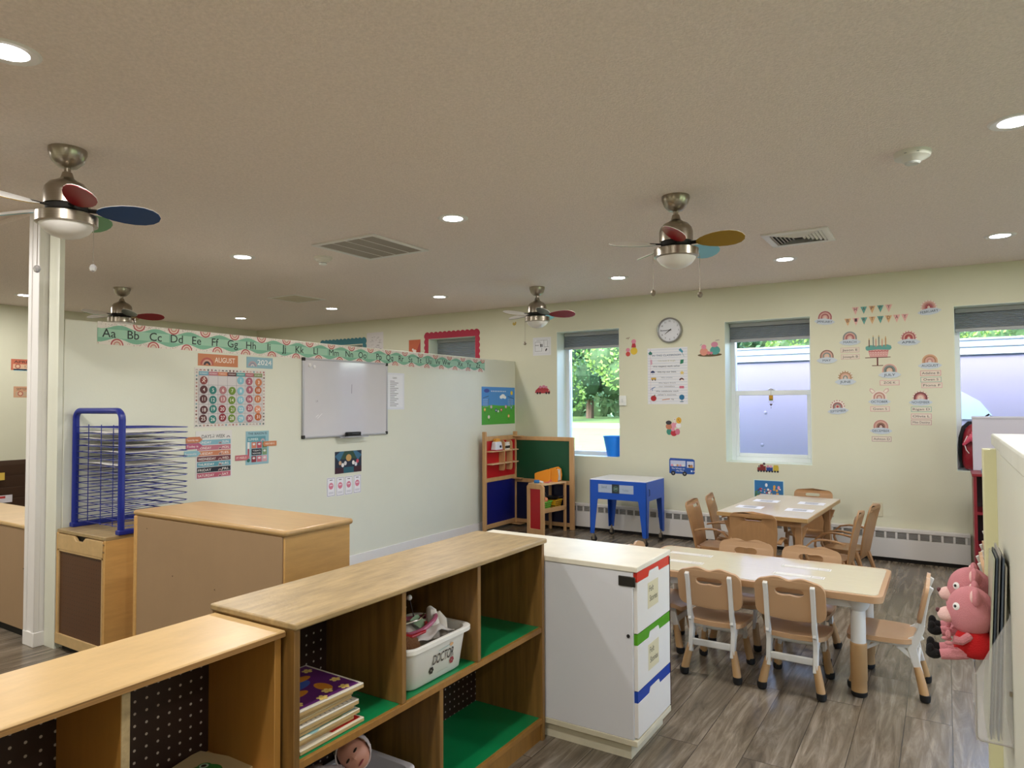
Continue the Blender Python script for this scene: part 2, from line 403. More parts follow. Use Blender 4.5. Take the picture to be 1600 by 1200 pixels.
# ------------------------------------------------------------------ windows
M_shade = mat('shade_fabric', 'A3A9AE', .85)
_n = M_shade.node_tree; _t = _n.nodes.new('ShaderNodeBsdfTranslucent'); _t.inputs[0].default_value = L('A3A9AE'); _x = _n.nodes.new('ShaderNodeMixShader'); _x.inputs[0].default_value = .3
_n.links.new(_n.nodes['Principled BSDF'].outputs[0], _x.inputs[1]); _n.links.new(_t.outputs[0], _x.inputs[2]); _n.links.new(_x.outputs[0], _n.nodes['Material Output'].inputs[0])
def window(n, blind_to, sash=True, closed=False):
    x0, x1, z0, z1 = WIN[n]; ya, yb = 7.30, 7.38
    b = MB(); w = .045
    # painted lining of the deep opening
    b.box(x0, x0+.004, YB+.001, yb, z0, z1, M_reveal).box(x1-.004, x1, YB+.001, yb, z0, z1, M_reveal).box(x0, x1, YB+.001, yb, z1-.004, z1, M_reveal).box(x0, x1, YB+.001, yb, z0, z0+.004, M_reveal)
    lin = struct(b.build('trim_%d' % n, None, smooth=0))
    f = MB().box(x0, x0+w, ya, yb, z0, z1).box(x1-w, x1, ya, yb, z0, z1).box(x0+w, x1-w, ya, yb, z1-w, z1).box(x0+w, x1-w, ya, yb, z0, z0+w)
    if sash:
        zm = 1.52
        f.box(x0+w, x1-w, ya+.0, yb-.03, zm-.03, zm+.02)
        f.box(x0+w, x0+w+.03, ya+.005, ya+.04, z0+w, zm-.03).box(x1-w-.03, x1-w, ya+.005, ya+.04, z0+w, zm-.03).box(x0+w+.03, x1-w-.03, ya+.005, ya+.04, z0+w, z0+w+.035)
    fr = struct(f.build('window_%d' % n, M_vinyl, bevel=.004))
    g = MB().box(x0+w-.003, x1-w+.003, ya+.045, ya+.049, z0+w-.003, z1-w+.003).build('pane', M_glass, fr, smooth=0)
    if sash:
        MB().box((x0+x1)/2-.03, (x0+x1)/2+.03, ya-.012, ya, 1.54, 1.555).build('latch', M_vinyl, fr, bevel=.003)
    # cellular shade
    t = thing('window_shade', '', 'window shade', (0, 0, 0))
    xa, xb = x0+.012, x1-.012; yc = 7.265
    MB().box(xa, xb, yc-.03, yc+.025, z1-.045, z1-.006).build('head_rail', mat('shade_rail', 'A9ABAE', .5), t, bevel=.003)
    fb = MB(); z = z1-.045; cell = .0125 if not closed else .02
    while z-cell > blind_to:
        a = z; c = z-cell
        fb.add([(xa, yc-.012, a), (xb, yc-.012, a), (xb, yc-.022, (a+c)/2), (xa, yc-.022, (a+c)/2), (xa, yc-.012, c), (xb, yc-.012, c), (xa, yc+.012, a), (xb, yc+.012, a), (xb, yc+.022, (a+c)/2), (xa, yc+.022, (a+c)/2), (xa, yc+.012, c), (xb, yc+.012, c)],
               [(0, 3, 2, 1), (3, 4, 5, 2), (6, 7, 8, 9), (9, 8, 11, 10)])
        z = c
    fb.build('pleated_fabric', M_shade, t, smooth=0)
    MB().box(xa, xb, yc-.02, yc+.02, z-.028, z).build('bottom_rail', mat('shade_rail', 'A9ABAE', .5), t, bevel=.003)
    return t
for n, bt, cl, lb in ((1, 1.0, True, 'closed grey pleated shade in the window framed by the teal scalloped border'),
                      (2, 1.0, True, 'closed grey pleated shade in the window framed by the red scalloped border'),
                      (3, 2.075, False, 'grey pleated shade half raised over the window with the blue bucket on its sill'),
                      (4, 2.06, False, 'grey pleated shade raised over the window with the hanging suncatcher'),
                      (5, 2.05, False, 'grey pleated shade raised over the window behind the red backpack')):
    window(n, bt, sash=(n == 4 or n < 3), closed=cl)['label'] = lb

# ------------------------------------------------------------------ baseboard heaters along the back wall
def heater(x0, x1, label):
    t = thing('baseboard_heater', label, 'heater', (x0, 7.0, 0), 0, None)
    w = x1-x0
    cb = MB().box(0, w, .0, .065, .035, .205).box(0, w, .012, .065, .205, .265).box(0, w, -.004, .068, .265, .292)
    MB().box(.02, w-.02, .02, .06, 0.0, .036).build('dark_gap', M_dark, t)  # solid dark block stands in for the shade beneath the heater
    n = int(w/.085); g = MB(); fr = MB()
    for i in range(n):
        a = .02+i*(w-.04)/n; e = a+(w-.04)/n-.018
        g.box(a, e, .004, .0125, .209, .258)
        for k in range(5): fr.box(a, e, .001, .005, .213+k*.0095, .216+k*.0095)
    g.build('grille', M_grille, t); fr.build('louvre', mat('louvre_metal', 'A8A5A0', .4), t)
    for i in range(n+1):
        a = .002+i*(w-.04)/n
        cb.box(a, a+.018, -.001, .012, .205, .265)
    cb.build('cabinet', M_heater, t, bevel=.002)
    return t
heater(-4.25, -1.45, 'long low white baseboard heater running from the play kitchen to the far table')
heater(-1.44, .16, 'long low white baseboard heater to the right of the far table')

# ------------------------------------------------------------------ ceiling fittings
def can(loc):
    t = thing('recessed_light', '', 'ceiling light', loc, 0, 'recessed ceiling downlights')
    MB().lathe([(.062, -.004), (.088, -.007), (.097, -.001), (.097, .004), (.06, .004)], seg=32, caps=False).build('trim_ring', M_white, t)
    le = MB().lathe([(.001, -.003), (.064, -.0035), (.064, .002)][::1], seg=28).build('lens', mat('lamp_lens', 'FFFFFF', .5, emit=14), t, smooth=0)
    return t
CANS = [((-2.62, 3.47), 'round lit recessed ceiling light just right of the large return grille'),
        ((-4.71, 3.47), 'round lit recessed ceiling light left of the smoke detector by the return grille'),
        ((-4.67, 5.94), 'lit recessed ceiling light above the red scalloped window border'),
        ((-6.34, 5.94), 'lit recessed ceiling light above the middle of the alphabet strip'),
        ((-8.07, 5.92), 'lit recessed ceiling light farthest back, above the August sign'),
        ((-2.57, 5.96), 'lit recessed ceiling light between the two right-hand fans'),
        ((-1.09, 5.94), 'lit recessed ceiling light below the slotted air vent, above the hanging suncatcher window'),
        ((.35, 5.94), 'lit recessed ceiling light at the right end of the row nearest the window wall'),
        ((.27, 3.55), 'large bright recessed ceiling light cut by the right edge, below the domed detector'),
        ((-2.62, 1.02), 'large bright recessed ceiling light cut by the upper left edge'),
        ((-8.27, 3.42), 'small lit recessed ceiling light seen left of the white post')]
c0 = None
for (x, y), lb in CANS:
    if c0 is None: c0 = can((x, y, H)); o = c0
    else: o = dup(c0, (x, y, H), 0)
    o['label'] = lb
for x, y in [c[0] for c in CANS]+[(-6.4, 3.45), (-6.3, 1.0), (-8.2, 1.0), (-4.6, 1.0), (-1.0, 1.0), (1.8, 3.5), (1.8, 5.9), (1.2, 1.0), (-1.07, -.8), (-4.6, -.8)]:
    if (x, y) in ((-6.4, 3.45),): continue
    li = bpy.data.lights.new('downlight', 'AREA'); li.shape = 'DISK'; li.size = .12; li.energy = CAN_W*(.42 if y > 5 else 1); li.color = (1.0, .965, .93)
    lo = bpy.data.objects.new('downlight', li); COL.objects.link(lo); lo.location = (x, y, H-.012)

def oval(rx0, rx1, n=18, w=.072):
    pts = []
    for k in range(n):
        a = 2*PI*k/n; x = (rx0+rx1)/2+(rx1-rx0)/2*math.cos(a); u = (x-rx0)/(rx1-rx0)
        pts.append((x, w*math.sin(a)*(.72+.40*u)))
    return pts
def fan(loc, a0, cols, label, chains):
    t = thing('ceiling_fan', label, 'ceiling fan', loc, 0, 'ceiling fans')
    MB().lathe([(.078, 0), (.078, -.018), (.066, -.055), (.04, -.082), (.018, -.088)][::-1], seg=28).build('canopy', M_steel, t)
    MB().cyl(.014, -.135, -.08).build('downrod', M_steel, t)
    MB().lathe([(.094, -.262), (.094, -.205), (.088, -.182), (.07, -.16), (.045, -.148), (.028, -.135), (.02, -.108), (.014, -.105)], seg=32).build('motor_housing', M_steel, t)
    MB().lathe([(.07, -.30), (.085, -.285), (.085, -.262)], seg=28).build('flywheel', M_dark, t)
    kit = MB().lathe([(.112, -.352), (.125, -.348), (.125, -.305), (.112, -.30), (.05, -.297)], seg=36).build('light_ring', M_steel, t)
    MB().lathe([(.001, -.415), (.03, -.412), (.06, -.402), (.088, -.384), (.106, -.36), (.110, -.348)], seg=36).build('glass_bowl', mat('frosted_bowl', 'E2DEDA', .35), t)
    for i, c in enumerate(cols):
        a = math.radians(a0+72*i)-0.0
        b = MB(); q = oval(.115, .385)
        b.prism(q, -.0035, .0035); R = Matrix.Rotation(PI/2, 4, 'X')
        o = MB()
        o.prism(q, -.003, .0, P('E8E6E2')); o.prism(q, .0, .003, P(c, .35))
        # local prism plane x-z, thickness y: turn so that +y points down
        bl = o.build('blade', None, t, smooth=0)
        bl.matrix_basis = Matrix.Translation((0, 0, -.276)) @ Matrix.Rotation(a, 4, 'Z') @ Matrix.Rotation(math.radians(-24), 4, 'X') @ Matrix.Rotation(-PI/2, 4, 'X')
        arm = MB().box(.06, .15, -.012, .012, -.002, .004).build('blade_arm', M_dark, bl)
        arm.matrix_basis = Matrix.Rotation(PI/2, 4, 'X')
    for (ca, ln, cc) in chains:
        x, y = .128*math.cos(ca), .128*math.sin(ca)
        ch = MB().tube([(x*.93, y*.93, -.325), (x*1.03, y*1.03, -.327), (x*1.04, y*1.04, -.34), (x*1.04, y*1.04, -.34-ln)], .0016, 5).build('pull_chain', M_chrome if cc else M_steel, t)
        e = MB().lathe([(.002, -.018), (.012, -.012), (.016, 0), (.012, .012), (.003, .018)], (x*1.04, y*1.04, -.352-ln), 8).build('chain_pendant', mat('crystal', 'D8D8DC', .05, metal=.6) if cc else M_steel, ch, smooth=0)
    return t
dY = 32.17
RED, NAV, GRN, YEL, LBL, GRY = '8E1420', '123A66', '4D8A4E', '9A7A20', '6FB0C8', '6D7672'
fan((-3.40, 1.57, H), -15, [RED, NAV, GRN, LBL, YEL], 'brushed ceiling fan with red and navy blades nearest the camera, before the white post', [(math.radians(dY+180), .20, 1), (math.radians(dY-6), .20, 1)])
fan((-1.28, 3.795, H), -1.4, [YEL, LBL, GRN, GRY, RED], 'brushed ceiling fan with mustard and light blue blades above the near table', [(math.radians(dY+180), .20, 0), (math.radians(dY), .21, 0)])
fan((-3.47, 6.0, H), 24, [RED, LBL, NAV, YEL, GRY], 'brushed ceiling fan beside the red bordered window, above the play kitchen', [(math.radians(dY+200), .22, 0)])
fan((-6.97, 3.74, H), 58, [RED, YEL, NAV, GRN, GRY], 'ceiling fan behind the partition, its light hidden by the alphabet strip', [])

def grille_square():
    t = thing('return_air_grille', 'large square white return air grille in the ceiling with four slatted bays', 'ceiling vent', (-3.62, 3.78, H))
    MB().box(-.305, .305, -.305, -.27, -.012, 0).box(-.305, .305, .27, .305, -.012, 0).box(-.305, -.27, -.27, .27, -.012, 0).box(.27, .305, -.27, .27, -.012, 0).build('frame', M_white, t, bevel=.003)
    b = MB()
    for i in (1, 2, 3): b.box(-.27+i*.135-.003, -.27+i*.135+.003, -.27, .27, -.008, 0)
    b.build('dividers', M_white, t)
    b = MB()
    for k in range(42):
        y = -.265+k*.0128; b.add([(-.27, y, -.001), (.27, y, -.001), (.27, y+.010, -.007), (-.27, y+.010, -.007)], [(0, 1, 2, 3)])
    b.build('louvres', mat('vent_louvre', '9A938A', .5), t, smooth=0)
    MB().box(-.27, .27, -.27, .27, -.0008, .0).build('backing', P('3A342E'), t)
grille_square()
def supply():
    t = thing('supply_vent', 'rectangular cream ceiling register with slots, beside the mustard bladed fan', 'ceiling vent', (-.86, 5.20, H))
    MB().box(-.215, .215, -.215, -.17, -.012, 0).box(-.215, .215, .17, .215, -.012, 0).box(-.215, -.17, -.17, .17, -.012, 0).box(.17, .215, -.17, .17, -.012, 0).build('frame', M_white, t, bevel=.003)
    b = MB()
    for k in range(6):
        b.add([(-.165+k*.024, -.165+k*.024, -.002), (-.165+k*.024, .165-k*.024, -.002), (-.150+k*.024, .165-k*.024, -.012), (-.150+k*.024, -.165+k*.024, -.012)], [(0, 1, 2, 3)])
        b.add([(.165-k*.024, -.165+k*.024, -.002), (.165-k*.024, .165-k*.024, -.002), (.150-k*.024, .165-k*.024, -.012), (.150-k*.024, -.165+k*.024, -.012)], [(0, 1, 2, 3)])
        b.add([(-.150+k*.024, -.165+k*.024, -.002), (.150-k*.024, -.165+k*.024, -.002), (.150-k*.024, -.152+k*.024, -.012), (-.150+k*.024, -.152+k*.024, -.012)], [(0, 1, 2, 3)])
        b.add([(-.150+k*.024, .165-k*.024, -.002), (.150-k*.024, .165-k*.024, -.002), (.150-k*.024, .152-k*.024, -.012), (-.150+k*.024, .152-k*.024, -.012)], [(0, 1, 2, 3)])
    b.build('louvres', M_white, t, smooth=0)
    MB().box(-.17, .17, -.17, .17, -.0008, 0).build('backing', P('2E2925'), t)
supply()
t = thing('ceiling_deflector', 'small square pyramid air deflector on the ceiling above the whiteboard', 'ceiling vent', (-6.07, 5.17, H))
MB().box(-.22, .22, -.22, .22, -.006, 0).build('frame', M_white, t, bevel=.002)
b = MB()
for k, (r, z) in enumerate(((.19, .012), (.13, .022), (.07, .032))):
    b.add([(-r, -r, -.006), (r, -r, -.006), (r, r, -.006), (-r, r, -.006), (-r*.55, -r*.55, -z), (r*.55, -r*.55, -z), (r*.55, r*.55, -z), (-r*.55, r*.55, -z)], [(0, 4, 5, 1), (1, 5, 6, 2), (2, 6, 7, 3), (3, 7, 4, 0), (4, 7, 6, 5)])
b.build('cone', mat('deflector', 'C9BEA8', .5), t, smooth=0)
t = thing('smoke_detector', 'white domed smoke detector on the ceiling near the top right', 'smoke detector', (-.11, 3.73, H))
MB().lathe([(.02, -.050), (.034, -.048), (.05, -.036), (.074, -.027), (.078, -.015), (.078, 0)], seg=32).build('housing', P('DADAD2', .4), t)
MB().lathe([(.028, -.056), (.034, -.050), (.034, -.045)], seg=24).build('sensor_cap', P('C8CBC8', .4), t)
MB().box(-.03, .03, -.0735, -.071, -.0215, -.018).build('printed_mark', P('8E9294'), t)
t = thing('smoke_detector', 'white stepped smoke detector on the ceiling beside the square return grille', 'smoke detector', (-4.19, 3.83, H))
MB().lathe([(.026, -.052), (.030, -.040), (.052, -.034), (.060, -.020), (.071, -.016), (.073, 0)], seg=28).build('housing', P('DEDAD0', .4), t)
MB().lathe([(.020, -.0625), (.030, -.060), (.030, -.050)], seg=20).build('sensor_cap', P('F0F0EC', .4), t)
MB().lathe([(.0265, -.0525), (.0305, -.0505), (.0305, -.048)], seg=20).build('sensor_slot', M_dark, t)

# ================================================================== OUTSIDE
struct(box('ground', -75, 60, YO+.01, 110, -.3, .15, mat('lawn', '5C7A38', .9, var=.25, vscale=1.2, bump=.3, bscale=20)))
struct(box('road', -75, 60, 33, 40, .15, .17, mat('asphalt', 'B4B4B4', .8, var=.05)))
struct(box('ledge', -4.6, -2.6, YO+.01, 8.15, .15, .77, mat('ledge_white', 'CFE2EA', .6)))
def trailer():
    t = thing('box_trailer', 'white box trailer with riveted side and top rail parked outside the two right windows', 'trailer', (-2.55, 8.5, .15))
    w, d, h = 7.2, 2.3, 1.92
    Mt = mat('trailer_skin', '8C89A0', .5, var=.02, vscale=2)
    MB().box(0, w, 0, d, .45, h-.17).build('body', Mt, t, bevel=.02)
    b = MB()
    b.box(-.02, w+.02, -.025, d+.02, h-.17, h-.155).box(-.015, w+.02, -.015, d+.02, h-.155, h-.09).box(-.02, w+.02, -.03, d+.02, h-.09, h-.07).box(-.01, w+.01, -.01, d+.01, h-.07, h-.02).box(-.02, w+.02, -.028, d+.02, h-.02, h)
    b.build('top_rail', P('B4BCC8', .4), t, bevel=.004)
    b = MB()
    for i in range(14):
        for k in range(3):
            if random.random() < .5: b.ell((.3+i*.5+random.uniform(-.1, .1), -.002, .7+k*.35+random.uniform(-.1, .1)), (.02, .006, .02), 8, 6)
    b.build('dent', Mt, t)
    q = [(2.35, 1.10), (2.35, 1.47), (2.62, 1.42), (2.85, 1.27), (2.95, 1.13), (2.9, 1.08), (2.6, 1.09)]
    MB().prism(q, -.012, 0, P('A9BCCC', .3)).build('side_marker', None, t, bevel=.004)
    for x in (1.5, 2.4, 5.2):
        MB().lathe([(.33, -.0), (.33, .2)], (x, .05, .33), 24, ax=1).build('wheel', M_rubber, t)
    MB().box(.1, w-.1, .3, d-.3, .3, .46).build('chassis', M_dark, t)
trailer()
tag(MB().prism([(0, 0), (7, 0), (7, 2.05), (3.4, 2.28), (0, 2.35)], 0, 5).build('shed', P('E4E6EA', .6), loc=(-.4, 15, .15)), 'bright white outbuilding showing above the trailer in the right window', 'shed')
def leaf_mat(name, c1, c2):
    m = bpy.data.materials.new(name); m.use_nodes = True; n = m.node_tree.nodes; l = m.node_tree.links
    b = n['Principled BSDF']; b.inputs['Roughness'].default_value = .6
    g = n.new('ShaderNodeNewGeometry'); cr = n.new('ShaderNodeValToRGB'); cr.color_ramp.elements[0].color = L(c1); cr.color_ramp.elements[1].color = L(c2)
    l.new(g.outputs['Random Per Island'], cr.inputs[0]); l.new(cr.outputs[0], b.inputs['Base Color'])
    tr = n.new('ShaderNodeBsdfTranslucent'); l.new(cr.outputs[0], tr.inputs[0]); mx = n.new('ShaderNodeMixShader'); mx.inputs[0].default_value = .35
    l.new(b.outputs[0], mx.inputs[1]); l.new(tr.outputs[0], mx.inputs[2]); l.new(mx.outputs[0], n['Material Output'].inputs[0])
    return m
ML1 = leaf_mat('leaves_light', '3E6A2E', '8DAE58'); ML2 = leaf_mat('leaves_deep', '2E5A38', '6E9468')
M_bark = mat('bark', '6A5648', .9, bump=.5, bscale=8, var=.2)
def tree(x, y, h, r, lm, label, seed, n=2600, low=.25):
    rnd = random.Random(seed); t = thing('tree', label, 'tree', (x, y, .15), 0, 'trees beyond the road')
    MB().tube([(0, 0, -.1), (.1, 0, h*.3), (-.1, .1, h*.6), (0, 0, h*.85)], [r*.09, r*.07, r*.045, .05], 8).build('trunk', M_bark, t)
    blobs = [(rnd.uniform(-.6, .6)*r, rnd.uniform(-.6, .6)*r, h*rnd.uniform(low+.08, .9), r*rnd.uniform(.35, .6)) for _ in range(16)]
    b = MB()
    for k in range(n):
        bx, by, bz, br = rnd.choice(blobs); a = rnd.uniform(0, 2*PI); c = rnd.uniform(-.9, 1); s_ = math.sqrt(1-c*c); q = br*rnd.uniform(.8, 1.08)
        P0 = Vector((bx+q*s_*math.cos(a), by+q*s_*math.sin(a), bz+q*c*.9)); u = Vector((rnd.gauss(0, 1), rnd.gauss(0, 1), rnd.gauss(0, 1))).normalized()
        w = u.orthogonal().normalized(); z = rnd.uniform(.08, .20)
        b.v += [tuple(P0+u*z), tuple(P0+w*z*.6), tuple(P0-u*z), tuple(P0-w*z*.6)]; j = len(b.v)-4; b.f.append((j, j+1, j+2, j+3)); b.m.append(0)
    b2 = MB()
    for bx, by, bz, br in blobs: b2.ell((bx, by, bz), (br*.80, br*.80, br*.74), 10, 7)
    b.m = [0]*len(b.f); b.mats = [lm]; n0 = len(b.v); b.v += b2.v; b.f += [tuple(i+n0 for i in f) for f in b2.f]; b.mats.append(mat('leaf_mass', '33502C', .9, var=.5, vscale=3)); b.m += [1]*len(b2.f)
    b.build('foliage', None, t, smooth=0)
TR = [(-26.5, 44, 10, 3.9, ML1, 'nearer light green tree at the left of the view through the bucket window'), (-16.5, 44, 9.5, 3.9, ML1, 'nearer yellow-green tree at the right of the view through the bucket window'),
      (-6.6, 45, 10, 4.0, ML1, 'nearer tree top showing above the trailer in the suncatcher window'), (3.4, 45, 10, 4.0, ML1, 'nearer tree showing above the white outbuilding in the right window'),
      (-36.8, 55, 12, 4.2, ML2, 'farther deep green tree beyond the left jamb of the bucket window'), (-26.5, 55, 12, 4.2, ML2, 'farther deep green tree filling the middle of the bucket window view'), (-16, 55, 12, 4.2, ML2, 'farther tree mostly behind the wall between the two middle windows'),
      (-5.6, 56, 12, 4.2, ML2, 'farther deep green tree above the trailer'), (4.9, 56, 12, 4.2, ML2, 'farther deep green tree above the white outbuilding')]
for i, (x, y, h, r, lm, lb) in enumerate(TR): tree(x, y, h, r, lm, lb, i+1, 6500 if r > 3 else 3000, .02)
rnd = random.Random(77); b = MB()
for k in range(15000):
    P0 = Vector((rnd.uniform(-48, 14), rnd.uniform(-.9, .9), rnd.random()**.7*8.5)); u = Vector((rnd.gauss(0, 1), rnd.gauss(0, 1), rnd.gauss(0, 1))).normalized(); w = u.orthogonal().normalized(); z = rnd.uniform(.15, .34)
    j = len(b.v); b.v += [tuple(P0+u*z), tuple(P0+w*z*.7), tuple(P0-u*z), tuple(P0-w*z*.7)]; b.f.append((j, j+1, j+2, j+3)); b.m.append(0)
b.mats = [ML2]
bx = MB()
for k in range(22): bx.ell((-46+k*2.8, 0, 3.4), (2.0, .8, 4.2), 10, 8)
n0 = len(b.v); b.v += bx.v; b.f += [tuple(i+n0 for i in f) for f in bx.f]; b.mats.append(mat('leaf_mass', '33502C', .9, var=.5, vscale=3)); b.m += [1]*len(bx.f)
tag(b.build('hedgerow', None, loc=(0, 62.5, .15), smooth=0), 'long dark green hedgerow behind all the trees, seen low through the bucket window', 'hedge')
# ================================================================== CHAIRS AND TABLES
def leg_r(pts, r, m, name, parent, cap=True, capr=.024):
    lg = MB().tube(pts, r, 12).build(name, m, parent)
    if cap:
        e = pts[-1]
        MB().lathe([(capr*.55, 0), (capr*.9, .006), (capr, .02), (capr, .036)][::1], (e[0], e[1], 0), 14).build('foot_cap', M_rubber, lg)
    return lg
def seat_mesh(w, d, y0, z, t, dip=.012, m=None):
    nx, ny = 12, 12; b = MB(); top = []; 
    def pt(i, j):
        u = i/nx*2-1; v = j/ny*2-1
        # superellipse outline
        k = 5.0; s_ = (abs(u)**k+abs(v)**k)**(1/k) if (u or v) else 0; mx = max(abs(u), abs(v)); f = (mx/s_) if s_ else 1
        x = u*f*w/2*(1.0-.06*(v < 0)*abs(v)); y = y0+(v*f+1)/2*d
        zz = z-dip*(1-min(1, (u*u+ (v+.1)**2)))-(.018*max(0, v-.6)/.4)
        return x, y, zz
    V = [pt(i, j) for j in range(ny+1) for i in range(nx+1)]
    Vb = [(x, y, z-t-dip*.7 if abs(zz-z) > 1 else zz-t) for x, y, zz in V]
    n = (nx+1)*(ny+1); fs = []
    for j in range(ny):
        for i in range(nx):
            a = j*(nx+1)+i; fs.append((a, a+1, a+nx+2, a+nx+1)); fs.append((n+a, n+a+nx+1, n+a+nx+2, n+a+1))
    ring = [i for i in range(nx+1)]+[j*(nx+1)+nx for j in range(1, ny+1)]+[ny*(nx+1)+i for i in range(nx-1, -1, -1)]+[j*(nx+1) for j in range(ny-1, 0, -1)]
    for k in range(len(ring)):
        a, c = ring[k], ring[(k+1) % len(ring)]; fs.append((a, a+n, c+n, c))
    b.add(V+Vb, fs); return b
def wavy_back(w, h, slot=True):
    P_ = []
    def cr(cx, cz, r, a0, a1, n=5):
        return [(cx+r*math.cos(math.radians(a0+(a1-a0)*k/n)), cz+r*math.sin(math.radians(a0+(a1-a0)*k/n))) for k in range(n+1)]
    r = .045
    P_ += cr(-w/2+r, r, r, 180, 270); 
    for k in range(1, 12):
        u = k/12; P_.append((-w/2+r+(w-2*r)*u, -.010*math.sin(PI*u)))
    P_ += cr(w/2-r, r, r, 270, 360); P_ += cr(w/2-r, h-r, r, 0, 90)
    for k in range(1, 20):
        u = k/20; x = w/2-r-(w-2*r)*u; P_.append((x, h+.011*(1-math.cos(4*PI*u))/2-.003*math.exp(-((u-.5)/.12)**2)+.003))
    P_ += cr(-w/2+r, h-r, r, 90, 180)
    lo = [P_]
    if slot:
        S = []; hz = h*.70
        for k in range(28):
            a = 2*PI*k/28; x = .068*math.cos(a); z = .027*math.sin(a)
            z *= (.62+.55*abs(math.cos(a)))
            S.append((x, hz+z))
        lo.append(S)
    return lo
def kid_chair(label, loc=(0, 0, 0), rz=0):
    t = thing('plastic_kids_chair', label, 'chair', loc, rz, "tan and white kids' chairs at the long near table")
    seat_mesh(.31, .30, -.125, .279, .022).build('seat', M_chairtan, t, bevel=0, smooth=50)
    b = MB().prism(wavy_back(.325, .195), -.008, .008)
    # curve the board a little around the back
    b.v = [(x, y-.10*x*x*4*.35, z) for x, y, z in b.v]
    bk = b.build('backrest', M_chairtan, t, bevel=.004, smooth=40)
    bk.matrix_basis = Matrix.Translation((0, -.140, .362)) @ Matrix.Rotation(math.radians(12), 4, 'X')
    for s in (-1, 1):
        x = s*.108; w = .011
        f = MB(); a, c = x-w, x+w
        f.strip([(-.196, .535), (-.178, .50), (-.158, .40), (-.150, .33), (-.128, .275), (-.112, .235), (-.128, .165), (-.143, .115)], [.020, .028, .028, .028, .034, .042, .034, .030], a, c)
        f.strip([(-.13, .242), (-.05, .248), (.06, .248), (.135, .255)], .022, a+.001, c-.001)
        f.strip([(.085, .25), (.108, .19), (.128, .115)], [.05, .034, .03], a+.002, c-.002)
        f.strip([(-.155, .30), (-.05, .232)], .030, a+.003, c-.003).strip([(-.115, .19), (-.05, .240)], .020, a+.0035, c-.0035).strip([(.105, .19), (.03, .238)], .014, a+.004, c-.004)
        sf = f.build('side_frame', M_chairwhite, t, bevel=.003)
        if s == 1 or True:
            for (yy_, zz_) in ((-.168, .505), (-.158, .44)):
                MB().lathe([(.005, 0), (.005, .003)], (x, yy_-.018, zz_), 8, ax=1).build('screw', P('4A4A4C', .3), sf)
        leg_r([(x+s*.002, -.132, .150), (x+s*.018, -.150, .075), (x+s*.028, -.162, .018)], [.017, .020, .021], M_chairleg, 'leg', t)
        leg_r([(x+s*.002, .117, .150), (x+s*.012, .134, .075), (x+s*.020, .147, .018)], [.017, .020, .021], M_chairleg, 'leg', t)
    MB().box(-.10, .10, -.142, -.128, .148, .184).build('rear_crossbar', M_chairwhite, t, bevel=.006)
    MB().box(-.10, .10, .112, .126, .160, .192).build('front_crossbar', M_chairwhite, t, bevel=.006)
    MB().box(-.10, .10, -.10, .10, .236, .252).build('seat_support', M_chairwhite, t, bevel=.003)
    return t
A = kid_chair('tan kids\' chair on the near side of the long table, beside the white cabinet', (-1.045, 3.725, 0), 0)
dup(A, (-.655, 3.735, 0), math.radians(-1), 'tan kids\' chair on the near side of the long table, right one of two')
dup(A, (-.268, 3.945, 0), PI/2, 'tan kids\' chair seen from the side at the right end of the long table')
dup(A, (-1.44, 3.96, 0), -PI/2, 'tan kids\' chair at the table\'s left end, mostly behind the white cabinet')
dup(A, (-1.06, 4.235, 0), PI+.02, 'tan kids\' chair across the long table, left one of two backs')
dup(A, (-.69, 4.225, 0), PI-.02, 'tan kids\' chair across the long table, right one of two backs')
for i, (x, y) in enumerate(((.365, 5.05), (.335, 4.66), (.40, 5.6))):
    o = dup(A, (x, y, 0), -PI/2, ['white framed tan chair partly hidden by the low wall, middle of three', 'white framed tan chair partly hidden by the low wall, nearest of three', 'white framed tan chair farthest back behind the low wall, by the red shelf'][i])
    o['group'] = 'tan chairs behind the low wall'

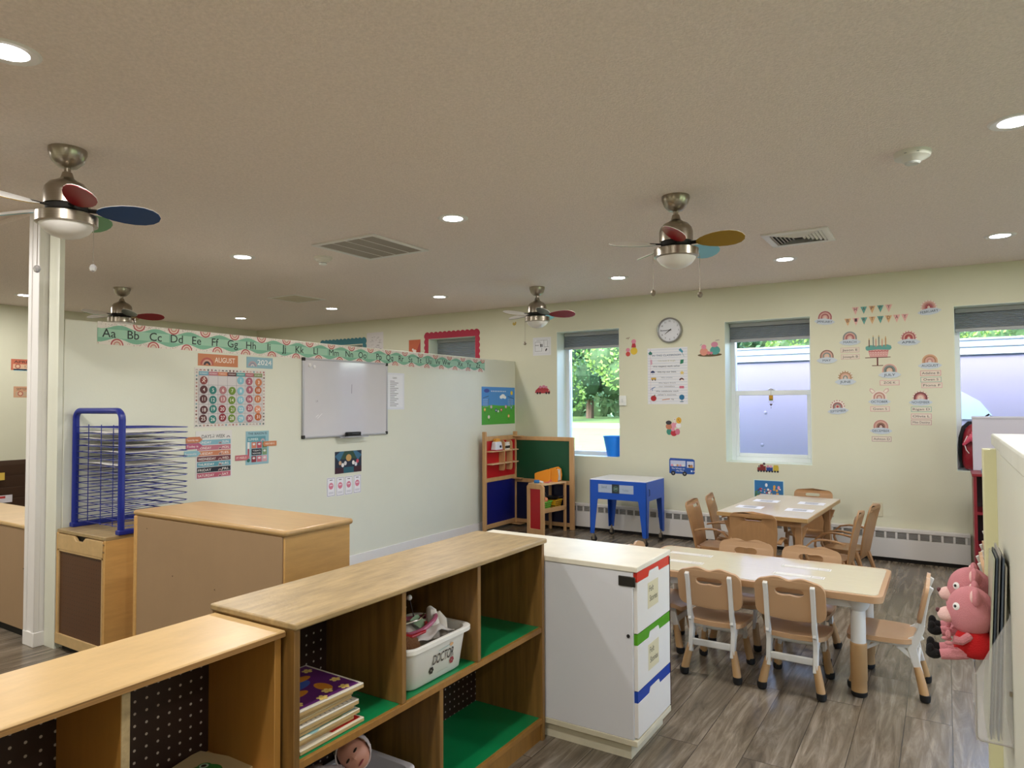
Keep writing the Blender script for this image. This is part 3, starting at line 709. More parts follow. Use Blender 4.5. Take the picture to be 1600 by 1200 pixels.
def long_table():
    x0, x1, y0, y1, z = -1.525, -.262, 3.62, 4.27, .51
    cx, cy = (x0+x1)/2, (y0+y1)/2; a, b_ = (x1-x0)/2, (y1-y0)/2
    t = thing('activity_table', 'long cream topped kids\' table with rounded tan edge and thick two-tone legs', 'table', (cx, cy, 0))
    def rr_(a, b, r, n=6):
        q = []
        for sx, sy, s0 in ((1, 1, 0), (-1, 1, 90), (-1, -1, 180), (1, -1, 270)):
            for k in range(n+1):
                w = math.radians(s0+90*k/n); q.append((sx*(a-r)+r*math.cos(w), sy*(b-r)+r*math.sin(w)))
        return q
    FL = Matrix(((1, 0, 0, 0), (0, 0, 1, 0), (0, 1, 0, 0), (0, 0, 0, 1)))   # x,z plane -> x,y
    def slab(poly, z0, z1, m):
        bb = MB(); bb.prism(poly, z0, z1, None, FL); bb.f = [f[::-1] for f in bb.f]; return bb
    slab(rr_(a, b_, .05), z-.034, z-.002, None).build('table_edge', M_chairtan, t, bevel=.01, seg=3)
    slab(rr_(a-.022, b_-.022, .035), z-.006, z, None).build('table_top', M_tabletop, t, smooth=0)
    ap = MB()
    ap.box(-a+.09, a-.09, -b_+.075, -b_+.09, z-.085, z-.034).box(-a+.09, a-.09, b_-.09, b_-.075, z-.085, z-.034).box(-a+.075, -a+.09, -b_+.09, b_-.09, z-.085, z-.034).box(a-.09, a-.075, -b_+.09, b_-.09, z-.085, z-.034)
    ap.build('apron', M_chairwhite, t, bevel=.004)
    for sx in (-1, 1):
        for sy in (-1, 1):
            px, py = sx*(a-.115), sy*(b_-.115)
            lg = MB().lathe([(.0335, .20), (.0335, z-.10), (.044, z-.088), (.052, z-.07), (.06, z-.034)], (px, py, 0), 24).build('leg', M_chairwhite, t)
            MB().lathe([(.0355, .02), (.0355, .075), (.0375, .078), (.0375, .252), (.034, .256)], (px, py, 0), 24).build('leg_sleeve', M_chairleg, lg)
            MB().lathe([(.031, 0), (.036, .008), (.0365, .024)], (px, py, 0), 24).build('foot_cap', M_rubber, lg)
    return t
TB1 = long_table()
def wood_chair(label, loc, rz):
    t = thing('wooden_armchair', label, 'chair', loc, rz, "bent plywood kids' armchairs at the far table")
    q = []; 
    for k in range(9): a = math.radians(90*k/8); q.append((.125+.04*math.cos(a), .335+.04*math.sin(a)-.0))
    top = [(x, z+.012*math.cos(x/.165*PI/2)) for x, z in q]+[(0, .392)]+[(-x, z+.012*math.cos(x/.165*PI/2)) for x, z in q[::-1]]
    poly = [(-.135, .0), (.135, .0), (.15, .10), (.165, .24)]+top+[(-.165, .24), (-.15, .10)]
    slot = [(-.048+.013*math.cos(math.radians(a)), .335+.013*math.sin(math.radians(a))) for a in range(90, 271, 30)]+[(.048+.013*math.cos(math.radians(a)), .335+.013*math.sin(math.radians(a))) for a in range(-90, 91, 30)]
    b = MB().prism([poly, slot], -.006, .006)
    b.v = [(x, y-.9*x*x-.22*max(0, z-.12)**2*2, z) for x, y, z in b.v]
    bk = b.build('backrest', M_bent, t, bevel=.002)
    bk.matrix_basis = Matrix.Translation((0, -.135, .245)) @ Matrix.Rotation(math.radians(7), 4, 'X')
    seat_mesh(.30, .29, -.14, .275, .014, .01).build('seat', M_bent, t, smooth=50)
    for s in (-1, 1):
        a = MB().strip([(-.15, .40), (-.08, .415), (.0, .42), (.07, .405), (.115, .36), (.12, .31), (.10, .265)], .012, s*.165-.016, s*.165+.016).build('armrest', M_bent, t, bevel=.003)
        MB().strip([(-.13, .255), (.13, .262)], .03, s*.135-.008, s*.135+.008).build('side_rail', M_bent, t, bevel=.003)
        for y, y2 in ((-.12, -.21), (.11, .17)):
            MB().tube([(s*.148, y, .27), (s*.158, y2, .0)], [.020, .0125], 6).build('leg', M_bent, t)
    MB().box(-.13, .13, -.138, -.122, .20, .25).build('rear_rail', M_bent, t, bevel=.003)
    return t
def square_table():
    # corners measured on the floor plan of the room
    t = thing('wooden_table', 'light wooden kids\' table with thick top in front of the window wall', 'table', (-1.145, 5.955, 0), math.radians(-3))
    a, b_, z = .33, .625, .58
    MB().box(-a, a, -b_, b_, z-.032, z-.001).build('table_top', mat('table_wood_edge', 'B3905F', .35, var=.08, stretch=(1, 6, 1)), t, bevel=.004)
    MB().box(-a+.004, a-.004, -b_+.004, b_-.004, z-.002, z).build('top_laminate', mat('table_top_pale', 'D2C6BC', .1, var=.04, vscale=6, stretch=(6, 1, 1)), t, smooth=0)
    MB().box(-a+.06, a-.06, -b_+.07, -b_+.085, z-.08, z-.032).box(-a+.06, a-.06, b_-.085, b_-.07, z-.08, z-.032).box(-a+.06, -a+.075, -b_+.085, b_-.085, z-.08, z-.032).box(a-.075, a-.06, -b_+.085, b_-.085, z-.08, z-.032).build('apron', M_bent, t)
    for sx in (-1, 1):
        for sy in (-1, 1):
            x, y = sx*(a-.085), sy*(b_-.11)
            lg = MB().box(x-.024, x+.024, y-.024, y+.024, 0, z-.08).prism([(x-.024, z-.18), (x+.024, z-.18), (x+.06, z-.085), (x+.06, z-.08), (x-.06, z-.08), (x-.06, z-.085)], y-.012, y+.012)
            lg.build('leg', M_bent, t, bevel=.003)
    return t
TB2 = square_table()
WC = wood_chair('bent plywood armchair with slotted back at the near end of the far table', (-1.19, 5.36, 0), 0)
for (x, y, r, lb) in ((-.76, 5.60, PI/2-.05, 'bent plywood armchair at the right side of the far table, nearer one'), (-.70, 6.05, PI/2-.15, 'bent plywood armchair at the right side of the far table, farther one with splayed legs'),
                      (-1.56, 5.62, -PI/2, 'bent plywood armchair at the left side of the far table, nearer one'), (-1.54, 6.07, -PI/2+.1, 'bent plywood armchair at the left side of the far table, farther one'),
                      (-1.05, 6.60, PI-.05, 'bent plywood armchair between the far table and the window wall')):
    dup(WC, (x, y, 0), r, lb)
# taped name strips on the near table and task sheets on the far one
def strip_card(x, y, rot, label, dark=False):
    f = Flat(.0006); f.brect(-.125, .125, -.03, .03, 'DEDBD3')
    f.rect(-.118, .118, -.024, .024, 'A8A49A').rect(-.114, .06, -.020, .020, 'E9E6DE').rect(.064, .114, -.02, .02, 'E4E1D9')
    for k in range(3): f.line(-.11, -.012+k*.011, .055, -.012+k*.011, .0012, '9B978F')
    for k in range(3): f.arc(.089, -.012, .006+k*.006, .009+k*.006, ['A98B86', 'B7A69A', '8C8A90'][k])
    if dark: f.disc(-.085, 0, .022, '6E5140', .012)
    o = f.place('name_strip', (x, y, .5102), 'flat'); o.rotation_euler.rotate_axis('Y', 0)
    return tag(o, label, 'name card', 'name strips taped to the long table')
strip_card(-1.30, 4.07, 0, 'laminated name strip taped at the far left of the long table')
strip_card(-1.29, 3.86, 0, 'laminated name strip with a dark oval, taped at the near left of the long table', True)
strip_card(-.66, 4.06, 0, 'laminated name strip taped at the far right of the long table')
strip_card(-.665, 3.86, 0, 'laminated name strip taped at the near right of the long table')
for i, (x, y) in enumerate(((-1.34, 5.70), (-.97, 5.72), (-1.30, 6.12), (-.95, 6.15))):
    f = Flat(.0006); f.brect(-.10, .10, -.075, .075, 'E9EAF2').rect(-.05, .05, -.045, .035, '9A9A9C')
    for k in range(6): f.line(-.045, -.04+k*.012, .045, -.04+k*.012, .003, 'C8C8CC')
    f.line(-.055, .05, .055, .05, .006, '77777B')
    o = f.place('task_sheet', (x, y, .5803), 'flat')
    tag(o, 'white printed sheet taped at the %s of the far table' % ['near left', 'near right', 'far left', 'far right'][i], 'paper', 'sheets taped to the far table')

# ================================================================== BLUE SAND TABLE
def blue_table():
    t = thing('sand_table', 'blue metal sand table with tapered legs on black casters and a white lid', 'table', (-3.10, 6.42, 0))
    w, d, z, zt = .61, .50, .64, .445
    def face(wd, lw=.085):
        return [(0, .09), (.045, .09), (lw, zt-.01), (lw+.006, zt), (wd-lw-.006, zt), (wd-lw, zt-.01), (wd-.045, .09), (wd, .09), (wd, z-.004), (0, z-.004)]
    b = MB(); b.prism(face(w), 0, .008).prism(face(w), d-.008, d)
    R = Matrix(((0, 1, 0, 0), (1, 0, 0, 0), (0, 0, 1, 0), (0, 0, 0, 1)))
    k = len(b.f); b.prism(face(d, .075), .0, .008, None, R); 
    b.prism(face(d, .075), w-.008, w, None, R)
    for i in range(k, len(b.f)): b.f[i] = b.f[i][::-1]
    b.build('body', M_blue, t, bevel=.002)
    MB().box(.002, w-.002, .002, d-.002, z-.006, z+.004).build('lid', mat('lid_white', 'E4E4EC', .15), t, bevel=.002)
    f = Flat(.001); f.brect(-.19, .19, -.042, .042, 'A9B6CC').line(-.19, 0, .19, 0, .002, '98A6BC')
    f.rect(-.04, .04, -.045, .047, '26303A'); f.disc(0, .0, .03, '3E5750').line(-.02, -.01, .02, .01, .004, '8FA39A').line(-.02, .012, .02, -.006, .003, '8FA39A')
    f.text('Sand', -.155, .004, .022, '6D7B92', 'l').text('Table', .07, -.02, .022, '8997AC', 'l')
    f.place('label_plate', (-3.10+w/2-.02, 6.42, .555), 'back', t)
    h = MB().tube([(w+.001, .06, .50), (w+.01, .06, .505), (w+.01, .06, .56), (w+.001, .06, .565)], .003, 6).build('side_hook', M_dark, t)
    for x in (.03, w-.03):
        for y in (.03, d-.03):
            c = MB().lathe([(.031, -.012), (.031, .012)], (0, 0, 0), 18, ax=1).build('caster', M_rubber, t, bevel=.004); c.location = (x, y, .032)
            MB().cyl(.008, .02, .075).box(-.014, .014, -.017, -.014, -.005, .04).box(-.014, .014, .014, .017, -.005, .04).build('fork', M_steel, c)
    return t
blue_table()

# ================================================================== PLAY KITCHEN
def play_kitchen():
    t = thing('play_kitchen', 'wooden folding play screen with red, navy and green chalkboard panels in the corner', 'play kitchen', (-4.33, 6.26, 0))
    w, d, zt = .80, .67, 1.05            # local x along the back panel, y along the left panel
    s = .045
    left = MB()
    left.box(0, s, 0, .03, 0, 1.105).box(0, s, .635, .67, 0, 1.09)
    left.build('corner_post', M_pine, t, bevel=.005)
    for za, zb_ in ((1.0, 1.05), (.545, .59), (.03, .08)): MB().box(.008, .035, .03, .635, za, zb_).build('side_rail', M_pine, t, bevel=.003)
    MB().box(.015, .028, .03, .635, .59, 1.0).build('red_panel', P('B5121B', .45), t)
    MB().box(.015, .028, .03, .635, .08, .545).build('navy_panel', P('0B1366', .45), t)
    bf = MB().box(s, w-.055, .64, .668, .99, 1.035).box(s, w-.055, .64, .668, .50, .545).box(s, w-.055, .64, .668, .03, .075).box(w-.055, w, .638, .67, .0, 1.035)
    bf.box(.36, .40, .64, .668, .075, .50)
    bf.build('back_frame', M_pine, t, bevel=.004)
    MB().box(s, w-.055, .648, .66, .545, .99).build('chalkboard', P('0C4A2E', .4), t)
    MB().box(s, w-.055, .648, .66, .075, .50).build('lower_panel', P('0A1034', .45), t)
    for z in (1.035, .545, .02):
        q = [(-.02, 0), (.0, -.0), (.17, .0), (.18, .006), (.17, .016), (-.02, .016)]
        MB().box(-.005, .14, .575, .675, z-.006, z+.006).build('corner_bracket', M_pine, t, bevel=.004)
    # little shelves on the red panel with rounded uprights
    for z in (.885, .745):
        MB().box(.028, .105, .05, .60, z-.006, z+.006).build('shelf', mat('pale_pine', 'D9B88F', .45), t, bevel=.003)
    for y in (.30, .455):
        q = [(.028, .66), (.09, .66), (.105, .675), (.108, .70), (.108, .97), (.10, .99), (.08, 1.0), (.028, 1.0)]
        MB().prism(q, y-.006, y+.006).build('shelf_upright', M_pine, t, bevel=.002)
    return t
play_kitchen()
def play_counter():
    t = thing('play_counter', 'low wooden play counter with red end panel and an open shelf before the chalkboard', 'play kitchen', (-3.895, 6.485, 0), -.17)
    w, d, z = .235, .41, .545
    e = MB().prism([[(0, 0), (w, 0), (w, z-.03), (w-.03, z), (.03, z), (0, z-.03)], [(.045, .06), (.045, z-.055), (w-.045, z-.055), (w-.045, .06)]], 0, .028)
    e.build('end_frame', M_pine, t, bevel=.004)
    MB().box(.045, w-.045, .010, .02, .06, z-.055).build('red_panel', P('A8101C', .45), t)
    MB().box(.0, w, .028, d, z-.014, z).build('counter_top', mat('pale_pine', 'D9B88F', .45), t, bevel=.003)
    MB().box(.008, w-.008, .028, d, .255, .267).build('shelf', M_pine, t)
    MB().box(w-.016, w, .028, d, .235, .285).box(0, .016, .028, d, .235, .285).build('shelf_rail', M_pine, t, bevel=.003)
    MB().box(w-.025, w, d-.03, d, 0, z-.014).box(0, .025, d-.03, d, 0, z-.014).build('rear_post', M_pine, t, bevel=.003)
    return t
play_counter()
# toys on and in the kitchen
t = thing('toy_toaster', 'white toy toaster with yellow toast on the upper shelf of the red panel', 'toy', (-4.262, 6.45, .8915))
TT = Matrix.Rotation(0, 4, 'Z')
b = MB(); 
v = [(-.035, -.075, 0), (.04, -.075, 0), (.04, .075, 0), (-.035, .075, 0), (-.027, -.06, .10), (.03, -.06, .10), (.03, .06, .10), (-.027, .06, .10)]
b.add(v, [(0, 3, 2, 1), (4, 5, 6, 7), (0, 1, 5, 4), (1, 2, 6, 5), (2, 3, 7, 6), (3, 0, 4, 7)]).build('body', P('DDE0EA', .3), t, bevel=.012, seg=3)
MB().box(-.034, .041, -.077, .077, 0, .012).build('base', P('B33240', .4), t, bevel=.003)
for x in (-.012, .012):
    MB().prism([(-.045, 0), (.045, 0), (.045, .04), (.03, .055), (0, .048), (-.03, .055), (-.045, .04)], x-.005, x+.005, None, Matrix(((0, 1, 0, 0), (1, 0, 0, 0), (0, 0, 1, 0), (0, 0, 0, 1)))).build('toast', P('E0A040', .7), t, loc=(0, 0, .08))
MB().lathe([(.014, 0), (.014, .008)], (.036, .02, .045), 14, ax=0).build('dial', P('1E2A4A', .4), t)
for i in range(3):
    t = thing('toy_bottle', 'white capped toy spice bottle with dark label, %s of the row beside the toaster' % ['leftmost', 'middle', 'rightmost'][i], 'toy', (-4.265, 6.62+i*.05+.0, .8915), 0, 'toy spice bottles')
    MB().lathe([(.017, 0), (.018, .005), (.018, .055), (.012, .065)], seg=12).build('bottle', P('EAE8E2', .4), t)
    MB().lathe([(.0185, .015), (.0185, .045)], seg=12, caps=False).build('label_band', P('2A241E', .5), t)
    MB().lathe([(.014, .065), (.014, .085)], seg=12).build('cap', P('F2F2EE', .4), t)
t = thing('toy_cash_register', 'orange toy cash register with a white sloping face on the play counter', 'toy', (-3.745, 6.735, .5455), .15)
RG = 1.0
for y in (-.0, .12):
    q = [(-.08, 0), (.095, 0), (.105, .07), (.095, .135), (.06, .16), (.0, .145), (-.06, .09), (-.08, .035)]
    MB().prism(q, y-.005, y+.005, None, Matrix.Rotation(PI*0, 4, 'Z')).build('side_panel', P('DE8A1E', .35), t, bevel=.003)
MB().add([(-.07, .005, .03), (-.07, .115, .03), (.0, .115, .135), (0, .005, .135), (.085, .005, .13), (.085, .115, .13), (.09, .115, .01), (.09, .005, .01), (-.07, .115, .0), (-.07, .005, 0)],
         [(0, 3, 2, 1), (3, 4, 5, 2), (4, 7, 6, 5), (7, 9, 8, 6), (9, 0, 1, 8), (0, 9, 7, 4, 3), (1, 2, 5, 6, 8)]).build('face', P('E8E2DC', .4), t)
MB().box(.02, .06, .04, .075, .128, .146).build('key_row', M_dark, t)
tag(MB().prism([(0, 0), (.18, 0), (.18, .13), (.15, .14), (.03, .105), (0, .09)], -.004, .004, P('DE8A1E', .35), Matrix.Rotation(math.radians(20), 4, 'Z')).build('orange_toy_board', None, loc=(-3.895, 6.66, .5455), bevel=.003), 'flat orange toy panel standing left of the toy cash register', 'toy')
t = thing('toy_blender', 'blue toy piece with a white spout lying near the front of the play counter', 'toy', (-3.80, 6.545, .5455), .4)
MB().box(-.03, .03, -.022, .022, 0, .035).build('body', P('2A6BA8', .35), t, bevel=.008)
MB().tube([(.02, 0, .02), (.07, -.02, .012)], .010, 8).build('spout', P('D8DCE4', .4), t)
tag(MB().tube([(0, 0, .004), (.02, .03, .004), (.05, .01, .004), (.07, .04, .02), (.05, .07, .03), (.02, .05, .004)], .004, 6).build('toy_tongs', P('D24A58', .3), loc=(-3.74, 6.60, .5465)), 'pink plastic toy tongs on the play counter in front of the orange panel', 'toy')
def basket(loc, c, label, w=.17, d=.165, h=.085):
    t = thing('toy_basket', label, 'basket', loc)
    o = MB(); bt = .80
    def ring(s_, z): return [(-w/2*s_, -d/2*s_, z), (w/2*s_, -d/2*s_, z), (w/2*s_, d/2*s_, z), (-w/2*s_, d/2*s_, z)]
    v = ring(bt, 0)+ring(1, h)+ring(.96, h)+ring(bt*.95, .004)
    o.add(v, [(0, 3, 2, 1), (0, 1, 5, 4), (1, 2, 6, 5), (2, 3, 7, 6), (3, 0, 4, 7), (4, 5, 9, 8), (5, 6, 10, 9), (6, 7, 11, 10), (7, 4, 8, 11), (8, 9, 13, 12), (9, 10, 14, 13), (10, 11, 15, 14), (11, 8, 12, 15), (12, 13, 14, 15)])
    o.build('body', peg_mat('basket_'+c, c, '20240E', (1, 2), .022, .007), t)
    r = MB().box(-w/2-.004, w/2+.004, -d/2-.004, -d/2+.004, h-.012, h).box(-w/2-.004, w/2+.004, d/2-.004, d/2+.004, h-.012, h).box(-w/2-.004, -w/2+.004, -d/2, d/2, h-.012, h).box(w/2-.004, w/2+.004, -d/2, d/2, h-.012, h)
    r.build('rim', P(c, .4), t, bevel=.002)
    return t
basket((-3.755, 6.575, .268), '6FBE3C', 'small green toy basket on the shelf of the play counter')
basket((-3.725, 6.755, .268), 'D9A81E', 'small yellow toy basket behind the green one on the play counter shelf')
def ballobj(name, loc, r, c, label, sz=1): return tag(MB().ell((0, 0, 0), (r, r, r*sz), 14, 10).build(name, P(c, .4), loc=loc), label, 'toy')
ballobj('toy_eggplant', (-3.725, 6.52, .362), .026, '6A2A6E', 'purple toy vegetable in the green basket')
ballobj('toy_peach', (-3.712, 6.575, .366), .031, 'E58A5C', 'peach coloured toy fruit in the green basket')
ballobj('toy_lettuce', (-3.78, 6.60, .362), .030, '4E9A32', 'green toy vegetable behind the peach in the green basket')
t = thing('toy_pan', 'dark toy frying pan lying over the yellow basket', 'toy', (-3.72, 6.74, .358), .3)
MB().lathe([(.065, 0), (.08, .028), (.075, .028), (.062, .004)], seg=20).build('pan', P('15161A', .35), t)
MB().tube([(.05, .0, .015), (.13, .02, .03)], .006, 6).build('handle', P('101114', .4), t)
t = thing('toy_pot', 'grey toy pot lid propped behind the green basket', 'toy', (-3.79, 6.66, .42), 0)
MB().lathe([(.001, .02), (.03, .017), (.055, .0), (.056, -.004)][::-1], seg=20, M=Matrix.Rotation(.8, 4, 'Y')).build('lid', P('3F4448', .3), t)

# ================================================================== WHITE DRAWER CABINET
def white_cabinet():
    x0, x1, y0, y1, z = -1.985, -1.045, 2.575, 2.965, .765
    t = thing('drawer_cabinet', 'white three drawer cabinet with red, green and blue bands beside the maple shelf', 'cabinet', (x0, y0, 0))
    w, d = x1-x0, y1-y0
    MB().box(0, w-.016, .002, d, .085, z-.022).build('body', M_whitelam, t, bevel=.002)
    MB().box(0, w+.004, -.003, d+.003, z-.022, z).build('top', M_cabtop, t, bevel=.003)
    MB().box(.02, w-.035, .022, d-.01, 0, .062).build('plinth', mat('cream_plinth', 'CFC8B0', .5, var=.1, vscale=9), t)
    MB().box(0, w, 0, d, .062, .085).build('bottom_board', mat('cream_plinth', 'CFC8B0', .5), t, bevel=.002)
    zs = [(.745, .500, 'C9301E'), (.497, .275, '4C9416'), (.272, .092, '0F3E9C')]
    for i, (zt, zb, c) in enumerate(zs):
        bh = .044
        q = [(.012, zb), (d-.006, zb), (d-.006, zt-bh), (d*.66, zt-bh), (d*.63, zt-bh+.02), (d*.37, zt-bh+.02), (d*.34, zt-bh), (.012, zt-bh)]
        R = Matrix(((0, 1, 0, 0), (1, 0, 0, 0), (0, 0, 1, 0), (0, 0, 0, 1)))
        b = MB(); b.prism(q, w-.016, w, None, R); b.f = [f[::-1] for f in b.f]
        dr = b.build('drawer', P('DCD9D4', .4), t, bevel=.001)
        q2 = [(.012, zt), (.012, zt-bh+.001), (d*.34, zt-bh+.001), (d*.37, zt-bh+.022), (d*.63, zt-bh+.022), (d*.66, zt-bh+.001), (d-.006, zt-bh+.001), (d-.006, zt)]
        b = MB(); b.prism(q2, w-.016, w-.001, None, R); b.f = [f[::-1] for f in b.f]
        b.build('colour_band', P(c, .4), dr)
        MB().box(w-.0165, w-.010, d*.38, d*.62, zt-bh-.004, zt-bh+.019).build('grip_recess', M_dark, dr)  # dark plate paints the shade inside the grip notch
    for zc in (.625, .375):
        f = Flat(.0006); f.brect(-.06, .06, -.055, .05, 'CFC6A4').text('Felt', -.045, .012, .024, '3C3A34', 'l', slant=.1).text('Stories', -.042, -.028, .024, '3C3A34', 'l', .088, slant=.1)
        f.place('paper_label', (x1, y0+d*.47, zc), 'side', t)
    MB().box(w-.075, w-.003, -.004, .002, .685, .725).build('corner_latch', mat('dark_latch', '3A3834', .4, metal=.6), t, bevel=.004)
    MB().lathe([(.007, 0), (.007, .003)], (w-.035, -.002, .49), 12, ax=1).build('plug_hole', M_dark, t)
    MB().box(w-.006, w+.001, d-.006, d+.001, .09, z-.03).build('edge_strip', P('3A1816', .5), t)
white_cabinet()

# ================================================================== OPEN SHELVES
def shelf_unit(name, label, x0, x1, y0, y1, z, zmid, div_up, div_lo, zlow, green, mats, mid=True):
    """open towards +X"""
    t = thing(name, label, 'shelf', (x0, y0, 0)); w, d = x1-x0, y1-y0; mt, ms, med = mats; th = .020
    tt = .019
    tp = MB().box(-.004, w+.012, -.006, d+.006, z-tt, z).build('top', mt, t, bevel=.005, seg=2)
    if not green:
        MB().box(w+.011, w+.0128, -.004, d+.004, z-tt+.003, z-.004).build('plywood_edge', M_ply_edge, tp)
        for y in div_up+[y1-th/2]: MB().box(w-.0045, w-.0028, y-y0-th/2+.001, y-y0+th/2-.001, .08, z-tt-.002).build('worn_edge', mat('worn_ply_edge', 'A8946E', .7, var=.35, vscale=30), tp)
    MB().box(0, w, 0, th, 0, z-tt).build('side_panel', ms, t, bevel=.0015)
    MB().box(0, w, d-th, d, 0, z-tt).build('side_panel', ms, t, bevel=.0015)
    MB().box(.0, .006, th, d-th, .06, z-tt).build('back_panel', M_pegdark, t, smooth=0)
    def board(zz):
        nm = MB().box(.006, w-.002, th, d-th, zz-th, zz).build('shelf_board', med, t, bevel=.001)
        if green: MB().box(.007, w-.016, th+.001, d-th-.001, zz, zz+.0012).build('green_mat', M_greenshelf, nm, smooth=0)
    board(zlow)
    if mid: board(zmid)
    MB().box(w-.03, w-.012, th, d-th, .0, zlow-th).build('toe_board', med, t)
    for y in div_up: MB().box(.006, w-.004, y-y0-th/2, y-y0+th/2, (zmid if mid else zlow)+.0013, z-tt).build('divider', ms, t, bevel=.0015)
    for y in div_lo: MB().box(.006, w-.004, y-y0-th/2, y-y0+th/2, zlow+.0013, zmid-th).build('divider', ms, t, bevel=.0015)
    return t
SH2 = shelf_unit('open_shelf', 'taller maple shelf with green shelf boards, holding the doctor tub and puzzles', -1.80, -1.452, 1.235, 2.56, .84, .470, [1.672, 2.085], [1.862], .092, True, (M_oak, M_sidex, M_oakside))
SH1 = shelf_unit('open_shelf', 'lower pale birch shelf with dark pegboard back in the bottom left foreground', -1.778, -1.492, -.15, 1.226, .818, .4, [.33, .822], [], .44, False, (M_birch2, mat('birch_side', 'A87A3A', .4, var=.1, vscale=4, stretch=(8, 8, .8)), M_birch), mid=False)

# puzzles stacked in the left bay
def tray(y0, y1, x0, x1, z, h, label, deco=None, rim='C9BFA4'):
    t = thing('puzzle_board', label, 'puzzle', ((x0+x1)/2, (y0+y1)/2, z), random.uniform(-.03, .03), 'stacked wooden puzzles')
    w, d = (x1-x0)/2, (y1-y0)/2
    MB().box(-w, w, -d, d, 0, h*.62).build('tray_base', P('B79C6C', .6), t, bevel=.001)
    MB().box(-w, w, -d, d, h*.62, h).build('tray_frame', P(rim, .5), t, bevel=.002)
    if deco:
        f = Flat(.0002); deco(f, d, w); o = f.place('picture', (0, 0, 0), 'flat', None); o.parent = t
        o.matrix_basis = Matrix.Translation((0, 0, h)) @ Matrix.Rotation(PI/2, 4, 'Z') @ Matrix.Rotation(-PI/2, 4, 'X')
    return t
def deco_purple(f, a, b):
    f.rect(-a+.01, a-.01, -b+.01, b-.01, '5B2064')
    f.disc(-.02, .02, .06, '3A55A0', .035).disc(-.055, -.035, .045, 'C07A22', .02).disc(.03, .045, .035, 'C07A22', .018).disc(.035, -.05, .02, 'C07A22', .035)
    for k, (x, z) in enumerate(((-.09, -.09), (.07, -.1), (.09, -.04), (.085, .08), (-.02, -.11), (.02, -.085), (-.09, .09))):
        f.disc(x, z, .010, 'D9B25A'); [f.disc(x+.011*math.cos(a_), z+.011*math.sin(a_), .006, 'E2C675') for a_ in (0, 1.26, 2.5, 3.77, 5.03)]
def deco_green(f, a, b): f.rect(-a+.008, a-.008, -b+.008, b-.008, '5E9CA6').disc(.03, -.09, .05, '3E6E22', .03).disc(-.06, -.1, .03, '8FBFC4')
def deco_red(f, a, b): f.rect(-a+.008, -.01, -b+.008, b-.008, 'D8D2C4').rect(0, a-.008, -b+.008, b-.008, 'B41C1A')
def deco_grey(f, a, b):
    f.rect(-a+.006, a-.006, -b+.006, b-.006, 'CFCBC2')
    for k in range(14): f.line(-a+.02+k*.017, -b+.008, -a+.02+k*.017, -b+.03, .003, '6C6C70')
zz = .4725
for i, (h, lb, dc, rim, dy, dx) in enumerate((
    (.012, 'red and white puzzle board at the bottom of the stack', deco_red, 'D3CAB4', .012, .006), (.013, 'plain edged puzzle board second from the bottom', None, 'C4B896', -.012, -.012),
    (.013, 'puzzle board with green and blue picture, lower in the stack', deco_green, 'D9D6C4', .0, .0), (.013, 'plain edged puzzle board under the grey rimmed one', None, 'C4B896', -.014, -.010),
    (.015, 'grey rimmed puzzle board with tick marks, mid stack', deco_grey, 'D6D2C8', -.004, .0), (.013, 'plain edged puzzle board above the grey rimmed one', None, 'C2B48E', -.02, -.014), (.013, 'plain puzzle board just under the purple one', None, 'BFB08C', -.016, -.012),
    (.014, 'purple puzzle board with blue and orange shapes on top of the stack', deco_purple, 'D6CFC2', .012, .004))):
    tray(1.275, 1.505+dy, -1.735, -1.482+dx, zz, h, lb, dc, rim); zz += h+.0012

# the doctor tub
t = thing('toy_tub', 'white plastic tub lettered DOCTOR in the middle bay of the green shelf', 'tub', (-1.598, 1.878, .4715))
def rrect(a, b, r, z, n=5):
    q = []
    for sx, sy, s0 in ((1, 1, 0), (-1, 1, 90), (-1, -1, 180), (1, -1, 270)):
        for k in range(n+1):
            w = math.radians(s0+90*k/n); q.append((sx*(a-r)+r*math.cos(w), sy*(b-r)+r*math.sin(w), z))
    return q
def tub(parent, a, b, h, m, taper=.86, rimw=.012):
    R_ = [rrect(a*taper-.01, b*taper-.01, .03, 0), rrect(a*taper, b*taper, .035, .008), rrect(a*.97, b*.97, .04, h-.02), rrect(a+rimw, b+rimw, .045, h-.016), rrect(a+rimw, b+rimw, .045, h-.003), rrect(a+rimw*.5, b+rimw*.5, .045, h), rrect(a*.95, b*.95, .04, h-.004), rrect(a*taper-.006, b*taper-.006, .03, .006)]
    n = len(R_[0]); v = [p for r in R_ for p in r]; fs = [tuple(range(n))[::-1], tuple(range((len(R_)-1)*n, len(R_)*n))]
    for i in range(len(R_)-1):
        for k in range(n): fs.append((i*n+k, i*n+(k+1) % n, (i+1)*n+(k+1) % n, (i+1)*n+k))
    return MB().add(v, fs).build('tub', m, parent, smooth=50)
tub(t, .130, .168, .148, mat('tub_plastic', 'DFDDD6', .35))
f = Flat(.0004); f.text('DOCTOR', 0, -.012, .034, '3A322C', 'c', .115, slant=.05)
for x, z, c in ((-.062, -.028, '2C2622'), (.05, -.026, '9C3A44')):
    [f.disc(x+.008*math.cos(a_), z+.008*math.sin(a_), .005, c, n=8) for a_ in (0, 1.05, 2.1, 3.14, 4.2, 5.2)]
f.disc(.04, .034, .010, 'D8A878', .006).line(-.03, .03, .03, .034, .003, 'A8BFBC').line(-.03, -.045, .03, -.045, .0015, 'B8B8B8')
o = f.place('lettering', (0, 0, 0), 'side', None); o.parent = t; o.matrix_basis = Matrix.Translation((.1215, .02, .072)) @ Matrix.Rotation(math.radians(7.5), 4, 'Y') @ Matrix.Rotation(PI/2, 4, 'Z')
TX, TY, TZ = -1.598, 1.878, .4715
